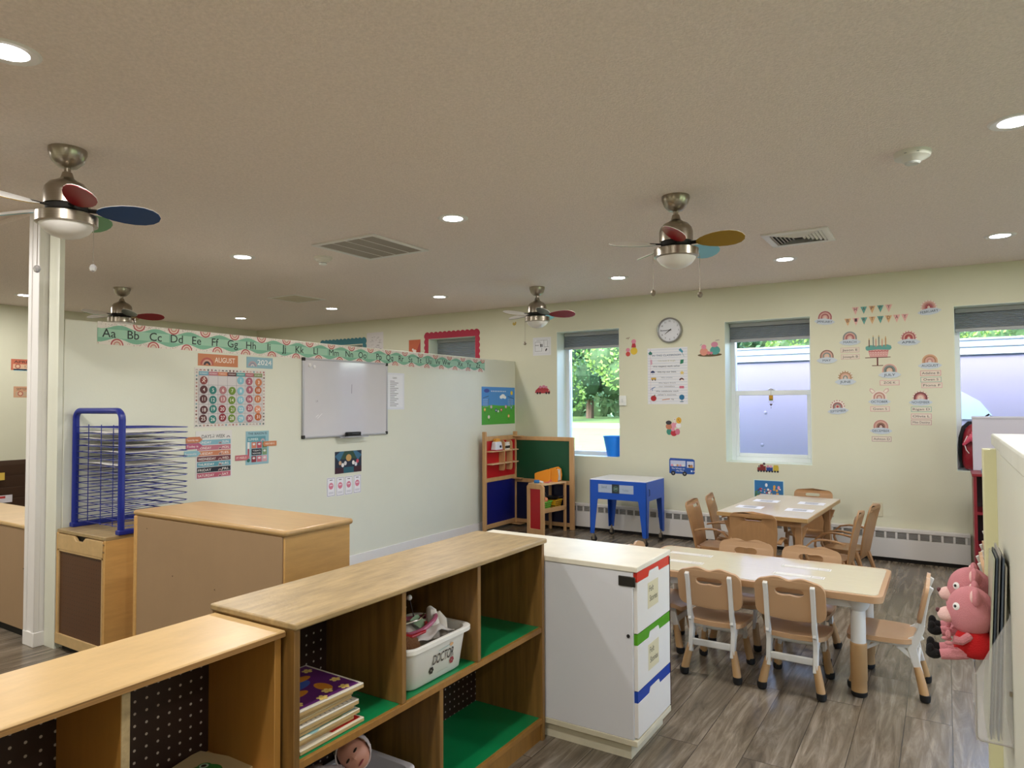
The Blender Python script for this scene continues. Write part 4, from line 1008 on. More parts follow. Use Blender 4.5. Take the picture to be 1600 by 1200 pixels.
tag(MB().ell((0, 0, 0), (.06, .065, .05), 20, 14).build('teddy_head', mat('brown_fur', '7E5433', .95, bump=1, bscale=220), loc=(TX+.04, TY-.10, TZ+.122)), 'round brown furry toy head poking out of the doctor tub', 'toy')
pts = [(.075*math.cos(a), .105*math.sin(a), .012*math.sin(2*a)) for a in [k*2*PI/26 for k in range(26)]]
t2 = thing('toy_stethoscope', 'pink tubed toy stethoscope coiled on top of the doctor tub', 'toy', (TX+.0, TY-.01, TZ+.175))
MB().tube(pts, .008, 8, closed=True).build('tube', P('B4607C', .25), t2)
MB().tube([(-.02, -.10, .0), (.02, -.05, .012), (.03, .01, .012), (.02, .05, .02)], .004, 6).build('earpiece', M_chrome, t2)
tag(MB().tube([(0, -.10, .01), (.05, -.06, -.002), (.055, 0, 0), (.02, .05, .01), (-.03, .06, 0)], .006, 8).build('red_tube', P('A81420', .3), loc=(TX+.025, TY-.03, TZ+.165)), 'thin red toy tubing over the white cloth in the doctor tub', 'toy')
def cloth(name, loc, a, b, h, c, label, seed, rough=.8):
    rnd = random.Random(seed); n = 14; bb = MB(); v = []
    ph = [rnd.uniform(0, 6) for _ in range(4)]
    for j in range(n+1):
        for i in range(n+1):
            x = (i/n*2-1); y = (j/n*2-1); z = h*(1-(x*x+y*y)*.45)+h*.3*math.sin(4*x+ph[0])*math.cos(5*y+ph[1])+h*.15*math.sin(9*(x+y)+ph[2])
            v.append((x*a, y*b, z))
    k = n+1; fs = [(j*k+i, j*k+i+1, (j+1)*k+i+1, (j+1)*k+i) for j in range(n) for i in range(n)]
    o = bb.add(v, fs).build(name, P(c, rough), loc=loc, smooth=60)
    so_ = o.modifiers.new('s', 'SOLIDIFY'); so_.thickness = .003
    return tag(o, label, 'cloth')
cloth('toy_coat', (TX-.01, TY+.0, TZ+.125), .095, .135, .035, 'D2CCC6', 'crumpled white cloth filling the doctor tub', 4)
t2 = thing('toy_glove', 'white plush toy cuff standing at the right end of the doctor tub', 'toy', (TX+.04, TY+.07, TZ+.13))
MB().tube([(0, 0, -.02), (-.005, .0, .03), (-.02, .01, .065), (-.035, .015, .075)], [.022, .024, .020, .010], 10).build('cuff', P('DAD4CC', .8), t2)
MB().tube([(.01, .04, -.02), (.0, .04, .03), (-.01, .035, .06)], [.02, .022, .008], 10).build('cuff_fold', P('CFC8BE', .8), t2)
t2 = thing('toy_swab', 'small white ball on a dark stick rising from the doctor tub', 'toy', (TX-.03, TY+.055, TZ+.14))
MB().tube([(0, 0, 0), (-.012, -.02, .10)], .002, 5).build('stick', P('2A1418', .5), t2)
MB().ell((-.013, -.021, .106), (.010, .010, .010), 12, 8).build('ball', P('E8E2DC', .6), t2)
tag(MB().box(-.03, .03, -.022, .022, -.001, .001).build('green_card', P('8FA98A', .6), loc=(TX+.03, TY+.005, TZ+.178), rot=(.25, .5, .2)), 'small pale green card lying inside the stethoscope loop', 'toy')

# doll in a grey bin in the lower left bay
t = thing('storage_bin', 'pale grey plastic bin in the bottom left bay of the green shelf', 'tub', (-1.615, 1.565, .0935))
tub(t, .125, .20, .135, mat('bin_plastic', 'C9C6CC', .4))
t = thing('baby_doll', 'baby doll in a white hooded suit lying in the grey bin', 'doll', (-1.60, 1.50, .235))
M_skin = mat('doll_skin', 'C08A78', .5); M_suit = mat('doll_suit', 'CFC6CC', .9, bump=.5, bscale=300)
hd = MB().ell((0, 0, 0), (.047, .045, .054), 20, 14)
for v_ in range(len(hd.v)):
    x, y, z = hd.v[v_]
    if x > .02: 
        x += .012*math.exp(-((y)**2/.00012+(z+.004)**2/.00012))+.006*math.exp(-((abs(y)-.022)**2/.0002+(z+.018)**2/.0002))-.003*math.exp(-((abs(y)-.017)**2/.00006+(z-.010)**2/.00006))
    hd.v[v_] = (x, y, z)
RH = Matrix.Translation((.045, .055, .105)) @ Matrix.Rotation(-.5, 4, 'Z') @ Matrix.Rotation(.9, 4, 'X') @ Matrix.Rotation(-.35, 4, 'Y')
h_ = hd.build('head', M_skin, t); h_.matrix_basis = RH
for s in (-1, 1):
    MB().ell((.041, s*.017, .010), (.006, .009, .0035), 12, 8, P('1C1410', .3)).build('eye', None, h_)
MB().ell((.046, 0, -.026), (.005, .012, .003), 12, 8).build('mouth', P('A0505A', .5), h_)
for s in (-1, 1): MB().ell((0, s*.046, -.002), (.009, .005, .013), 10, 8).build('ear', M_skin, h_)
hood = MB(); 
hood.lathe([(.054, .030), (.056, .0), (.052, -.03), (.038, -.052), (.015, -.062)][::-1], (0, 0, 0), 20, caps=False)
hd2 = hood.build('hood', M_suit, h_); hd2.matrix_basis = Matrix.Translation((-.008, 0, .004)) @ Matrix.Rotation(PI/2, 4, 'Y'); s_ = hd2.modifiers.new('s', 'SOLIDIFY'); s_.thickness = .004
MB().tube([(.04, .02, .06), (.01, -.05, .045), (-.02, -.13, .03), (-.02, -.17, .02)], [.028, .058, .06, .045], 16).build('body', M_suit, t)
MB().tube([(.045, -.02, .07), (.075, -.07, .055), (.07, -.11, .05)], [.022, .020, .016], 12).build('arm', M_suit, t)
MB().tube([(-.03, .0, .06), (-.07, -.05, .05), (-.06, -.09, .05)], [.022, .020, .016], 12).build('arm', M_suit, t)
# frog picture board low in the front shelf
t = thing('frog_board', 'green frog faced wooden puzzle lying in the low birch shelf', 'puzzle', (-1.655, 1.10, .4415), .25)
MB().box(-.10, .10, -.11, .11, 0, .008).build('board', P('C9B58A', .5), t, bevel=.001)
f = Flat(.004); f.base([(.06*math.cos(a*PI/10), .045*math.sin(a*PI/10)) for a in range(20)], '2F7A36').disc(-.03, .03, .018, '2F7A36').disc(.03, .03, .018, '2F7A36').disc(-.03, .032, .012, 'B9D8C4').disc(.03, .032, .012, 'B9D8C4').disc(-.03, .033, .007, '0A0A0A').disc(.03, .033, .007, '0A0A0A').disc(-.008, .0, .002, '143A18').disc(.008, 0, .002, '143A18')
o = f.place('frog', (0, 0, 0), 'flat', None); o.parent = t; o.matrix_basis = Matrix.Translation((0, 0, .008)) @ Matrix.Rotation(1.2, 4, 'Z') @ Matrix.Rotation(-PI/2, 4, 'X')

# ================================================================== CABINETS ALONG THE PARTITION
t = thing('pegboard_cabinet', 'birch cabinet with brown pegboard front and a scooped drawer under the drying rack', 'cabinet', (-4.393, 2.0, 0))
w, d, z = .53, .66, .695
MB().box(0, w, .003, d, z-.02, z).build('top', M_oak, t, bevel=.003)
MB().box(w-.02, w, .0, d, .04, z-.02).build('side_panel', M_birch, t, bevel=.002); MB().box(0, .02, .0, d, .04, z-.02).build('side_panel', M_birch, t, bevel=.002)
q = [(.02, .585), (w-.02, .585), (w-.02, z-.024), (w*.62, z-.024), (w*.56, z-.05), (w*.44, z-.05), (w*.38, z-.024), (.02, z-.024)]
MB().prism(q, -.004, .014).build('drawer', M_birch2, t, bevel=.002)
MB().box(w*.38, w*.62, .02, .03, z-.06, z-.022).build('drawer_gap', M_dark, t)  # dark slab paints the shade behind the scooped drawer edge
MB().box(.02, .032, -.002, .014, .10, .582).box(w-.032, w-.02, -.002, .014, .10, .582).box(.02, w-.02, -.002, .016, .572, .585).box(.0, w, -.003, .016, .04, .10).build('front_frame', M_birch2, t, bevel=.001)
MB().box(.032, w-.032, .006, .012, .10, .572).build('pegboard', M_pegbrown, t, smooth=0)
for z_ in (.655, .615):
    MB().lathe([(.005, 0), (.004, .003)], (w-.012, -.004, z_), 10, ax=1).build('screw', M_steel, t)
MB().box(.02, w-.02, .03, d-.02, 0, .04).build('plinth', M_dark, t)  # dark block stands in for the shaded gap above the floor
t = thing('wooden_cabinet', 'tall rounded birch cabinet with its tan hardboard back to the camera', 'cabinet', (-3.625, 2.03, 0))
w, d, z = 1.185, .39, .862
MB().box(.012, w-.012, .0, d, .03, z-.02).build('body', M_birch, t, bevel=.004)
MB().box(.03, w-.02, -.006, .0, .04, z-.03).build('back_panel', M_hardboard, t)
b = MB().box(-.006, w+.006, -.012, d+.008, z-.028, z)
b.build('top', mat('honey_birch', 'B4915E', .32, var=.12, vscale=5, stretch=(1, 8, 8)), t, bevel=.013, seg=4)
MB().box(0, .03, -.010, .02, 0, z-.028).build('corner_edge', M_birch, t, bevel=.006)
for x, z_ in ((.12, .835), (.35, .62), (.69, .60), (.98, .62)):
    MB().lathe([(.003, 0), (.003, .002)], (x, -.0075, z_-.06), 8, ax=1).build('screw', P('5A4634', .5), t)
t = thing('wooden_cabinet', 'tan backed wooden shelf in the next room, left of the white post', 'cabinet', (-6.1, 1.99, 0))
w = 1.42
MB().box(0, w, .0, .36, .05, .66).build('body', M_hardboard, t, bevel=.003)
MB().box(-.005, w+.005, -.008, .37, .66, .685).build('top', M_birch2, t, bevel=.008, seg=3)
MB().box(.03, w-.03, .02, .34, 0, .05).build('plinth', M_dark, t)
for x, z_ in ((1.33, .42), (1.36, .12), (1.0, .42)): MB().lathe([(.004, 0), (.004, .002)], (x, -.002, z_), 8, ax=1).build('screw', P('3E3024', .5), t)

# ------------------------------------------------------------------ blue drying rack
def rack():
    t = thing('drying_rack', 'blue wire paper drying rack on the pegboard cabinet', 'drying rack', (-4.378, 2.09, .6955))
    w, hh, dp = .503, .685, .41
    b = MB(); R_ = .05
    pts = [(0, 0, .02), (0, 0, hh-R_)]+[(R_-R_*math.cos(a), 0, hh-R_+R_*math.sin(a)) for a in [PI/2*k/5 for k in range(1, 6)]]
    pts += [(w-p[0], 0, p[2]) for p in pts[::-1]]
    b.tube(pts, .018, 10).build('tube_frame', M_navy, t)
    for x in (0, w):
        MB().box(x-.022, x+.022, -.02, dp*.95, 0, .026).build('foot', M_navy, t, bevel=.004)
    g = MB()
    for x in (.11, .25, .38): g.tube([(x, .018, .03), (x, .018, hh-.08)], .0028, 6)
    g.build('upright_wires', M_navy, t)
    n = 16; first = None
    for k in range(n):
        z = hh-.095-k*.0365
        if first is None:
            s = MB(); q = [(.0, .0, 0), (.0, dp, .0), (w, dp, 0), (w, .0, 0)]
            s.tube([(.01, 0, 0), (.01, dp-.02, -.004), (.03, dp, -.004), (w-.03, dp, -.004), (w-.01, dp-.02, -.004), (w-.01, 0, 0)], .0028, 6)
            for x in (.17, .33): s.tube([(x, 0, 0), (x, dp, -.004)], .0022, 5)
            for y in (.0, .25): s.tube([(.01, y, 0), (w-.01, y, -.001)], .0022, 5)
            o = s.build('wire_shelf', M_navy, t); first = o
        else:
            o = first.copy(); COL.objects.link(o); o.parent = t
        o.location = (0, 0, z); o.rotation_euler = (.012 if k % 3 else -.004, 0, 0)
    return t
rack()
rnd = random.Random(5)
for k in (1, 2, 3, 4, 6):
    z = .6955+.685-.095-k*.0365+.006
    n = 8; v = []
    for j in range(n+1):
        for i in range(n+1): v.append((.02+i/n*.44, .03+j/n*.36, .003*math.sin(i*.8+k)+.004*(j/n)**2))
    fs = [(j*9+i, j*9+i+1, (j+1)*9+i+1, (j+1)*9+i) for j in range(n) for i in range(n)]
    o = MB().add(v, fs).build('art_paper', P('D9D6D2', .8), loc=(-4.378, 2.09, z), smooth=60); s_ = o.modifiers.new('s', 'SOLIDIFY'); s_.thickness = .0008
    tag(o, 'white sheet of paper lying on the %s wire shelf of the drying rack' % {1: 'second', 2: 'third', 3: 'fourth', 4: 'fifth', 6: 'seventh'}[k], 'paper', 'papers on the drying rack')

# ================================================================== RIGHT SIDE: red shelf, grey board, backpack
t = thing('red_cubby', 'dark red cubby shelf behind the low wall, under the grey board', 'shelf', (.17, 6.30, 0))
Mr = P('7E1622', .4); w, d, z = .9, .36, .868
MB().box(-.01, w+.01, -.01, d, z-.02, z).build('top', Mr, t, bevel=.003)
for x in (0, w/2-.01, w-.02): MB().box(x, x+.02, 0, d, .0, z-.02).build('upright', Mr, t)
for z_ in (.05, .31, .58): MB().box(.02, w-.02, 0.002, d, z_-.02, z_).build('shelf_board', Mr, t)
MB().box(0, w, d-.006, d, .03, z-.02).build('back_panel', P('2A0A10', .6), t)
t = thing('grey_board', 'plain light grey board standing on the red cubby in front of the right window', 'board', (.178, 6.62, .869))
MB().box(0, .9, 0, .03, 0, .425).build('panel', P('BDBAC4', .5), t, bevel=.002)
MB().box(-.004, .904, -.004, .034, .415, .43).build('top_edge', P('C9C8D2', .5), t)
tag(MB().prism(rrect(.06, .05, .02, 0) and [(p[0], p[1]) for p in rrect(.055, .04, .02, 0)], 0, .03, None, Matrix(((1, 0, 0, 0), (0, 0, 1, 0), (0, 1, 0, 0), (0, 0, 0, 1)))).build('blue_tray', P('2277B8', .35), loc=(.28, 6.42, .8695), bevel=.004), 'small blue plastic tray on top of the red cubby', 'tray')
def backpack():
    t = thing('backpack', 'red and pink backpack with black straps standing on the right window sill', 'backpack', (.215, 7.185, .823))
    b = MB(); prof = [(.0, .085, .062), (.04, .098, .075), (.12, .103, .08), (.22, .10, .078), (.30, .092, .072), (.36, .075, .058), (.395, .04, .035), (.405, .012, .012)]
    n = 20; v = []; rnd = random.Random(2)
    for z, a, c in prof:
        for k in range(n):
            w_ = 2*PI*k/n; cs, sn = math.cos(w_), math.sin(w_); r = (abs(cs)**4+abs(sn)**4)**(-.25)
            v.append((a*r*cs*(1+.04*math.sin(5*w_+z*30)), c*r*sn*(1+.05*math.sin(4*w_+z*40)), z))
    fs = [tuple(range(n))[::-1], tuple(range((len(prof)-1)*n, len(prof)*n))]
    for i in range(len(prof)-1):
        for k in range(n): fs.append((i*n+k, i*n+(k+1) % n, (i+1)*n+(k+1) % n, (i+1)*n+k))
    b.add(v, fs).build('bag', mat('red_nylon', '8E0F22', .35, bump=.4, bscale=30), t, smooth=60, sub=1)
    # gathered pink flap at the top front
    p = MB()
    for k in range(6):
        a = .25+k*.22; p.tube([(-.09+k*.012, -.075, .22+k*.02), (-.04+k*.014, -.098+.004*k, .27+.012*k), (.02+k*.01, -.09, .245+.02*k), (.075, -.07, .22+.022*k)], [.014, .02, .02, .012], 8)
    p.build('gathered_flap', mat('pink_nylon', 'D8546E', .3, bump=.3, bscale=40), t)
    MB().tube([(-.10, -.01, .02), (-.112, -.02, .15), (-.108, -.02, .28), (-.085, -.01, .37), (-.045, 0, .41), (.0, .0, .415)], [.014, .016, .016, .016, .016, .01], 8).build('shoulder_strap', P('101014', .6), t)
    MB().tube([(.0, .0, .40), (.05, -.01, .44), (.10, -.02, .485), (.118, -.02, .47), (.07, -.02, .425), (.02, -.01, .385)], .008, 8).build('handle', P('1B1B20', .6), t)
    MB().tube([(-.06, -.083, .30), (-.085, -.085, .24), (-.07, -.09, .18), (-.05, -.088, .15)], .004, 6).build('white_piping', P('E8E4E4', .5), t)
    MB().box(-.02, .09, -.088, -.078, .04, .15).build('front_pocket', P('5A1026', .45), t, bevel=.01)
backpack()
# bucket and cup on the sill of the tree window
t = thing('blue_bucket', 'bright blue bucket on the sill at the right of the tree window', 'bucket', (-3.172, 7.19, .820))
MB().lathe([(.070, 0), (.073, .004), (.113, .215), (.119, .218), (.119, .228), (.111, .228), (.070, .008)], seg=28, caps=True).build('bucket', P('1E8CFF', .3), t)
t = thing('white_tub', 'small white container on the sill at the left of the tree window', 'container', (-3.765, 7.20, .820))
MB().lathe([(.032, 0), (.036, .09), (.033, .092)], seg=20).build('container', P('D8E0EA', .4), t)
MB().lathe([(.02, .092), (.022, .10)], (0, 0, 0), 12).build('lid', P('2E3A44', .4), t)
t = thing('suncatcher', 'small hanging suncatcher with a sunflower tile on the middle rail of the window', 'ornament', (-1.49, 7.286, 1.545))
MB().tube([(0, 0, 0), (0, -.002, -.06)], .001, 5).tube([(-.022, -.001, .0), (0, -.001, .012), (.022, -.001, .0)], .003, 5).build('hanger', P('6A4A3A', .5), t)
f = Flat(.003); f.brect(-.020, .020, -.11, -.055, 'A87B24').disc(0, -.075, .012, 'D9A62A').disc(0, -.075, .005, '6A1F16').rect(-.018, .018, -.108, -.098, '5B7A2C').place('tile', (-1.49, 7.286, 1.545), 'back', t)
MB().box(-.030, .030, -.004, -.001, -.124, -.121).build('crossbar', P('4A3A34', .5), t)
MB().prism([(0, -.165), (.014, -.146), (.010, -.138), (0, -.143), (-.010, -.138), (-.014, -.146)], -.004, -.001).build('heart', P('4A3430', .5), t)
MB().ell((0, -.002, -.182), (.004, .002, .005), 8, 6).build('bead', P('3A2A26', .5), t)
MB().tube([(0, -.002, -.11), (0, -.002, -.178)], .0008, 4).build('thread', P('6A4A3A', .5), t)

# ================================================================== PLUSH TOYS AND ACRYLIC HOLDER ON THE LOW WALL
def holder():
    t = thing('acrylic_holder', 'clear acrylic wall pocket on the low wall holding papers and plush toys', 'wall pocket', (.119, 1.98, .615))
    b = MB()
    b.add([(0, 0, 0), (-.068, 0, .0), (-.068, 0, .17), (0, 0, .36)], [(0, 1, 2, 3)])
    w = .24; th = .003
    b = MB().box(-.072, -.069, 0, w, .0, .15).box(-.072, 0, 0, w, -.003, .0).box(-.003, 0, 0, w, 0, .30)
    R = Matrix.Identity(4)
    b.prism([(-.072, 0), (0, 0), (0, .30), (-.072, .15)], 0, th).prism([(-.072, 0), (0, 0), (0, .30), (-.072, .15)], w-th, w)
    b.build('pocket', M_acryl, t, smooth=0)
    e = MB().tube([(-.0705, .001, .15), (-.0705, .001, .006), (-.064, .001, -.0015), (-.002, .001, -.0015)], .0022, 6).tube([(-.0705, .001, .15), (-.0705, w, .15)], .002, 6).tube([(-.0705, .001, 0), (-.0705, w, 0)], .002, 6)
    e.build('pocket_edge', mat('acrylic_edge', 'B9B4B0', .2, alpha=.75), t)
    MB().box(-.006, .0, -.004, 0, .115, .125).build('screw_tab', M_steel, t)
    return t
holder()
for i, (xb, xt, zt, y, c, lb) in enumerate(((-.050, -.030, .425, .012, 'B9BCA6', 'pale green paper, leftmost of the papers in the acrylic pocket'), (-.044, -.024, .43, .006, '3A4450', 'dark backed magazine behind the pale green paper'), (-.038, -.018, .44, .014, 'A9A7A2', 'grey magazine in the middle of the acrylic pocket'),
                                     (-.030, -.012, .43, .004, '4E5866', 'slate blue booklet near the wall in the acrylic pocket'), (-.022, -.007, .41, .010, 'C9C4B8', 'cream booklet nearest the wall in the acrylic pocket'))):
    zb = .004
    b = MB().add([(xb, y, zb), (xb+.0035, y, zb), (xt+.0035, y, zt), (xt, y, zt), (xb, y+.20, zb), (xb+.0035, y+.20, zb), (xt+.0035, y+.20, zt-.01), (xt, y+.20, zt-.01)], [(0, 1, 2, 3), (5, 4, 7, 6), (4, 0, 3, 7), (1, 5, 6, 2), (3, 2, 6, 7), (4, 5, 1, 0)])
    tag(b.build('booklet', P(c, .4), loc=(.119, 1.98, .615), smooth=0), lb, 'paper', 'papers in the acrylic pocket')
def plush(loc, s, label, dress):
    """generic soft animal with round ears, with round ears"""
    t = thing('plush_toy', label, 'plush toy', loc); t.scale = (s, s, s)
    MF = M_fabric_pink
    hd = MB(); hd.ell((0, 0, 0), (.060, .056, .068), 24, 16)
    0 and [((x-.010*max(0, min(1, (-x-.01)/.05))*math.exp(-((y/.040)**2+((z+.012)/.034)**2))), y, z) for x, y, z in hd.v]
    h = hd.build('head', MF, t, sub=1); h.matrix_basis = Matrix.Translation((-.006, 0, .140)) @ Matrix.Rotation(.0, 4, 'Y')
    for sy in (-1, 1):
        ea = MB().ell((.010, sy*.046, .050), (.011, .025, .025), 16, 12).build('ear', MF, h); MB().ell((.002, sy*.046, .050), (.006, .016, .016), 14, 10).build('inner_ear', mat('pale_plush', 'F0C9C4', .95, bump=.4, bscale=400), ea)
        e = MB().lathe([(.0001, .004), (.006, .0035), (.0105, .0)][::-1], seg=16).build('eye', P('F0EDEE', .4), h); e.matrix_basis = Matrix.Translation((-.036, sy*.0405, .018)) @ Matrix.Rotation(-sy*PI/2.7 if False else 0, 4, 'X') @ Vector((-.62, sy*.75, .2)).to_track_quat('Z', 'Y').to_matrix().to_4x4()
        MB().ell((0, 0, .004), (.0042, .0042, .002), 10, 8).build('pupil', P('0A0A0A', .3), e)
    mz = MB().ell((-.056, 0, -.018), (.026, .028, .021), 16, 12).build('muzzle', mat('pale_plush', 'F0C9C4', .95, bump=.4, bscale=400), h); MB().ell((-.080, 0, -.008), (.006, .010, .007), 12, 8).build('nose', P('5A2A30', .6), mz)
    body = MB().lathe([(.026, 0), (.046, .008), (.052, .030), (.044, .058), (.030, .080), (.022, .092)], (0, 0, .015), 24)
    body.build('dress', dress, t, smooth=60)
    for sy in (-1, 1):
        ar = MB().tube([(-.012, sy*.034, .078), (-.032, sy*.050, .066), (-.050, sy*.052, .068)], [.012, .011, .012], 10).build('arm', MF, t)
        MB().ell((-.062, sy*.053, .081), (.007, .005, .013), 8, 6).ell((-.066, sy*.046, .067), (.013, .005, .006), 8, 6).ell((-.061, sy*.058, .058), (.011, .005, .006), 8, 6).build('paw', MF, ar)
        lg = MB().tube([(-.02, sy*.025, .030), (-.05, sy*.030, .022), (-.082, sy*.032, .016)], [.018, .016, .014], 12).build('leg', MF, t)
        MB().ell((-.098, sy*.033, .016), (.020, .016, .014), 14, 10).ell((-.106, sy*.033, .026), (.011, .013, .017), 12, 8).build('shoe', M_black_plush, lg)
    return t
plush((.050, 2.055, .772), .88, 'pink plush bear in a red dress leaning out of the acrylic pocket, the nearer one', M_fabric_red)
plush((.052, 2.185, .793), .88, 'second pink plush bear, behind the one in the red dress', mat('blue_plush', '7FB0CC', .95, bump=.5, bscale=500))
# ================================================================== THINGS ON THE WALLS
def BK(x, y): p = onp(x, y, 1, YB); return p.x, p.z
def PT(x, y): p = onp(x, y, 0, XP); return p.y, p.z
def put_back(f, name, px, py, label, cat, group=None, tilt=0, parent=None):
    x, z = BK(px, py); o = f.place(name, (x, YB-.0005, z), 'back', parent, tilt)
    return tag(o, label, cat, group) if label else o
def put_side(f, name, px, py, label, cat, group=None, tilt=0, parent=None):
    y, z = PT(px, py); o = f.place(name, (XP+.0005, y, z), 'side', parent, tilt)
    return tag(o, label, cat, group) if label else o

# alphabet strip ------------------------------------------------------
y0, y1 = 2.214, 6.414; Ls = y1-y0
t = thing('alphabet_strip', 'long alphabet border strip with green waves and rainbows along the partition top', 'alphabet strip', (XP, y0, 1.79))
f = Flat(.001); hh = .140
f.brect(0, Ls, 0, hh, 'E6DFD6')
rnd = random.Random(11)
lam = .235; N = 170
yb = f.lay()
def top_(u): return hh*.80+hh*.10*math.cos(2*PI*(u-.14)/lam)
def bot_(u): return hh*.20+hh*.10*math.cos(2*PI*(u-.12)/lam)
v = []; fs = []
for k in range(N+1):
    u = Ls*k/N; v += [(u, yb, bot_(u)), (u, yb, top_(u))]
for k in range(N): fs.append((2*k, 2*k+2, 2*k+3, 2*k+1))
f.add(v, fs, P('7FB79B'))
yb = f.lay()
for k in range(9): f.rect(k*Ls/9+.004, (k+1)*Ls/9-.004, hh*.31, hh*.70, 'A3CDB4', yb)
yd = f.lay(); 
for k in range(900):
    u = rnd.uniform(.003, Ls-.003); top = rnd.random() < .5
    z = rnd.uniform(top_(u)+.004, hh-.003) if top else rnd.uniform(.003, bot_(u)-.004)
    f.rect(u-.0016, u+.0016, z-.0016, z+.0016, rnd.choice(['6B5F58', '8C8078', 'B3574F']), yd)
k = 0; u = .12
while u < Ls-.03:
    for q_, (rr_i, c) in enumerate(((.040, 'B9575A'), (.031, 'EBD9CB'), (.024, 'C98D80'), (.015, 'D9CDBE'))):
        f.arc(u, 0.001, 0, rr_i, c, 0, 180, 12, y=-.0016-.00006*q_)
        f.arc(min(u+.138, Ls-.04), hh-.001, 0, rr_i, c, 180, 360, 12, y=-.0016-.00006*q_)
    u += lam
bg_strip = f
o = f.place('printed_strip', (XP+.0005, y0, 1.79), 'side', t)
# letters take their places from the printed spacing
lx = [170, 208, 243, 276, 307, 336, 363.5, 392, 420, 443.5, 468, 493, 521.5, 545.5, 566, 592, 608.5, 626.5, 641, 654.5, 669.5, 683.5, 697, 718.5, 732, 746.5]
for i, xx_ in enumerate(lx):
    ch = chr(65+i)+chr(97+i); Y, Z = PT(xx_, 525); f = Flat(0)
    f.text(ch, 0, 0, .054, '1C2B26', 'c', None)
    o = f.place('letter_pair', (XP+.0025, Y, 1.79+.046), 'side', t)
    
# wait: the strip drops very slightly to the right, as taped
t.rotation_euler = (math.radians(-.27), 0, 0)

def rainbow(f, x, z, r, cols, w=None, base='E4DCD2'):
    n = len(cols); w = w or r*.8/n
    for i, c in enumerate(cols): f.arc(x, z, r-(i+1)*w, r-i*w-.0008, c)
def band(f, x0, x1, z0, z1, c): f.rect(x0, x1, z0, z1, c)
# August / 2024 signs, calendar --------------------------------------
f = Flat(); f.brect(0, .32, 0, .085, 'C47E58'); rainbow(f, .07, .008, .052, ['B3584E', 'CDA090', 'A89A98']); f.arc(.07, .006, .012, .027, '3A3036'); f.text('AUGUST', .13, .028, .036, 'F2E8DC', 'l', .165)
put_side(f, 'month_sign', 309, 571, 'terracotta sign reading AUGUST with a rainbow, above the calendar', 'sign', tilt=0)
f = Flat(); f.brect(0, .235, 0, .083, '8DB1BE'); rainbow(f, .052, .012, .040, ['B7A0A4', '8E8FA0', 'D4C8C6']); f.text('2024', .095, .026, .038, 'F0F0EC', 'l', .128)
put_side(f, 'year_sign', 385, 574.5, 'pale blue sign reading 2024 above the calendar', 'sign')
cw, chh = .586, .422
t = thing('wall_calendar', 'large paper wall calendar with round numbered discs for August', 'calendar', (XP, 0, 0))
Y, Z = PT(303, 669); t.location = (XP, Y, Z)
f = Flat(); f.brect(0, cw, 0, chh, 'DAD5CF')
rnd = random.Random(4); pal = ['A86A66', '5F6D6A', 'C0958A', '7FA6AE', '6B4A46', 'B9A9A2']
for k in range(20):
    for z in (.016, chh-.016):
        c = rnd.choice(pal); x = .016+k*(cw-.032)/19
        if rnd.random() < .5: f.arc(x, z-.005, .003, .010, c, n=6)
        else: f.disc(x, z, .008, c, n=6)
for k in range(15):
    for x in (.014, cw-.014): f.disc(x, .045+k*.0245, .007, rnd.choice(pal), n=7)
gx0, gx1, gz0, gz1 = .030, cw-.030, .030, chh-.054
f.rect(gx0, gx1, gz0, gz1+.028, 'CFCACB')
cwid = (gx1-gx0)/7; rh = (gz1-gz0)/5
for i, (c, d_) in enumerate(zip(['6FA3B6', 'B97480', 'C9805A', '5A2E30', '4E9A9A', 'A85C68', '7E8F5C'], ['SUNDAY', 'MONDAY', 'TUESDAY', 'WEDNESDAY', 'THURSDAY', 'FRIDAY', 'SATURDAY'])):
    f.rect(gx0+i*cwid, gx0+(i+1)*cwid, gz1, gz1+.028, c); f.text(d_, gx0+(i+.5)*cwid, gz1+.010, .009, 'EFE7E0', 'c', cwid*.8)
for i in range(8): f.line(gx0+i*cwid, gz0, gx0+i*cwid, gz1, .002, '8D8790')
for i in range(6): f.line(gx0, gz0+i*rh, gx1, gz0+i*rh, .002, '8D8790')
f.place('calendar_sheet', (XP+.0005, Y, Z), 'side', t)
dc = [['6B3A3A'], ['5A2E30', '2F7E78', 'B0787C', '6F8C2E', '8CBFCE', 'A8606C', 'C98058']]
rnd = random.Random(9)
colc = {0: '55282A', 1: '2C7A74', 2: 'AE7478', 3: '6C8A2C', 4: '86BBCB', 5: 'A85C6C', 6: 'C67C52'}
def discs(n, col, row):
    x = gx0+(col+.5)*cwid+rnd.uniform(-.004, .004); z = gz1-(row+.5)*rh+rnd.uniform(-.006, .006)
    c = colc[col]
    if n in (20, 27): c = '8C2E3A'
    if n in (24,): c = 'D98F6E'
    if n in (10, 31): c = 'B86438'
    if n == 0: c = '8A3E3A'
    f = Flat(.002); f.base([(.029*math.cos(a*PI/12), .029*math.sin(a*PI/12)) for a in range(24)], c)
    if n: f.text(str(n), 0, -.012, .025, 'F3EEE8', 'c')
    else: 
        f.line(-.014, -.012, .014, .010, .005, 'E8D8CC').line(-.012, .010, .010, -.014, .004, 'E8D8CC').disc(.002, .016, .006, 'E8D8CC')
    f.place('number_disc', (XP+.006, Y+x, Z+z), 'side', t)
discs(0, 0, 0)
for n in range(1, 32):
    k = n+3; discs(n, k % 7, k//7)
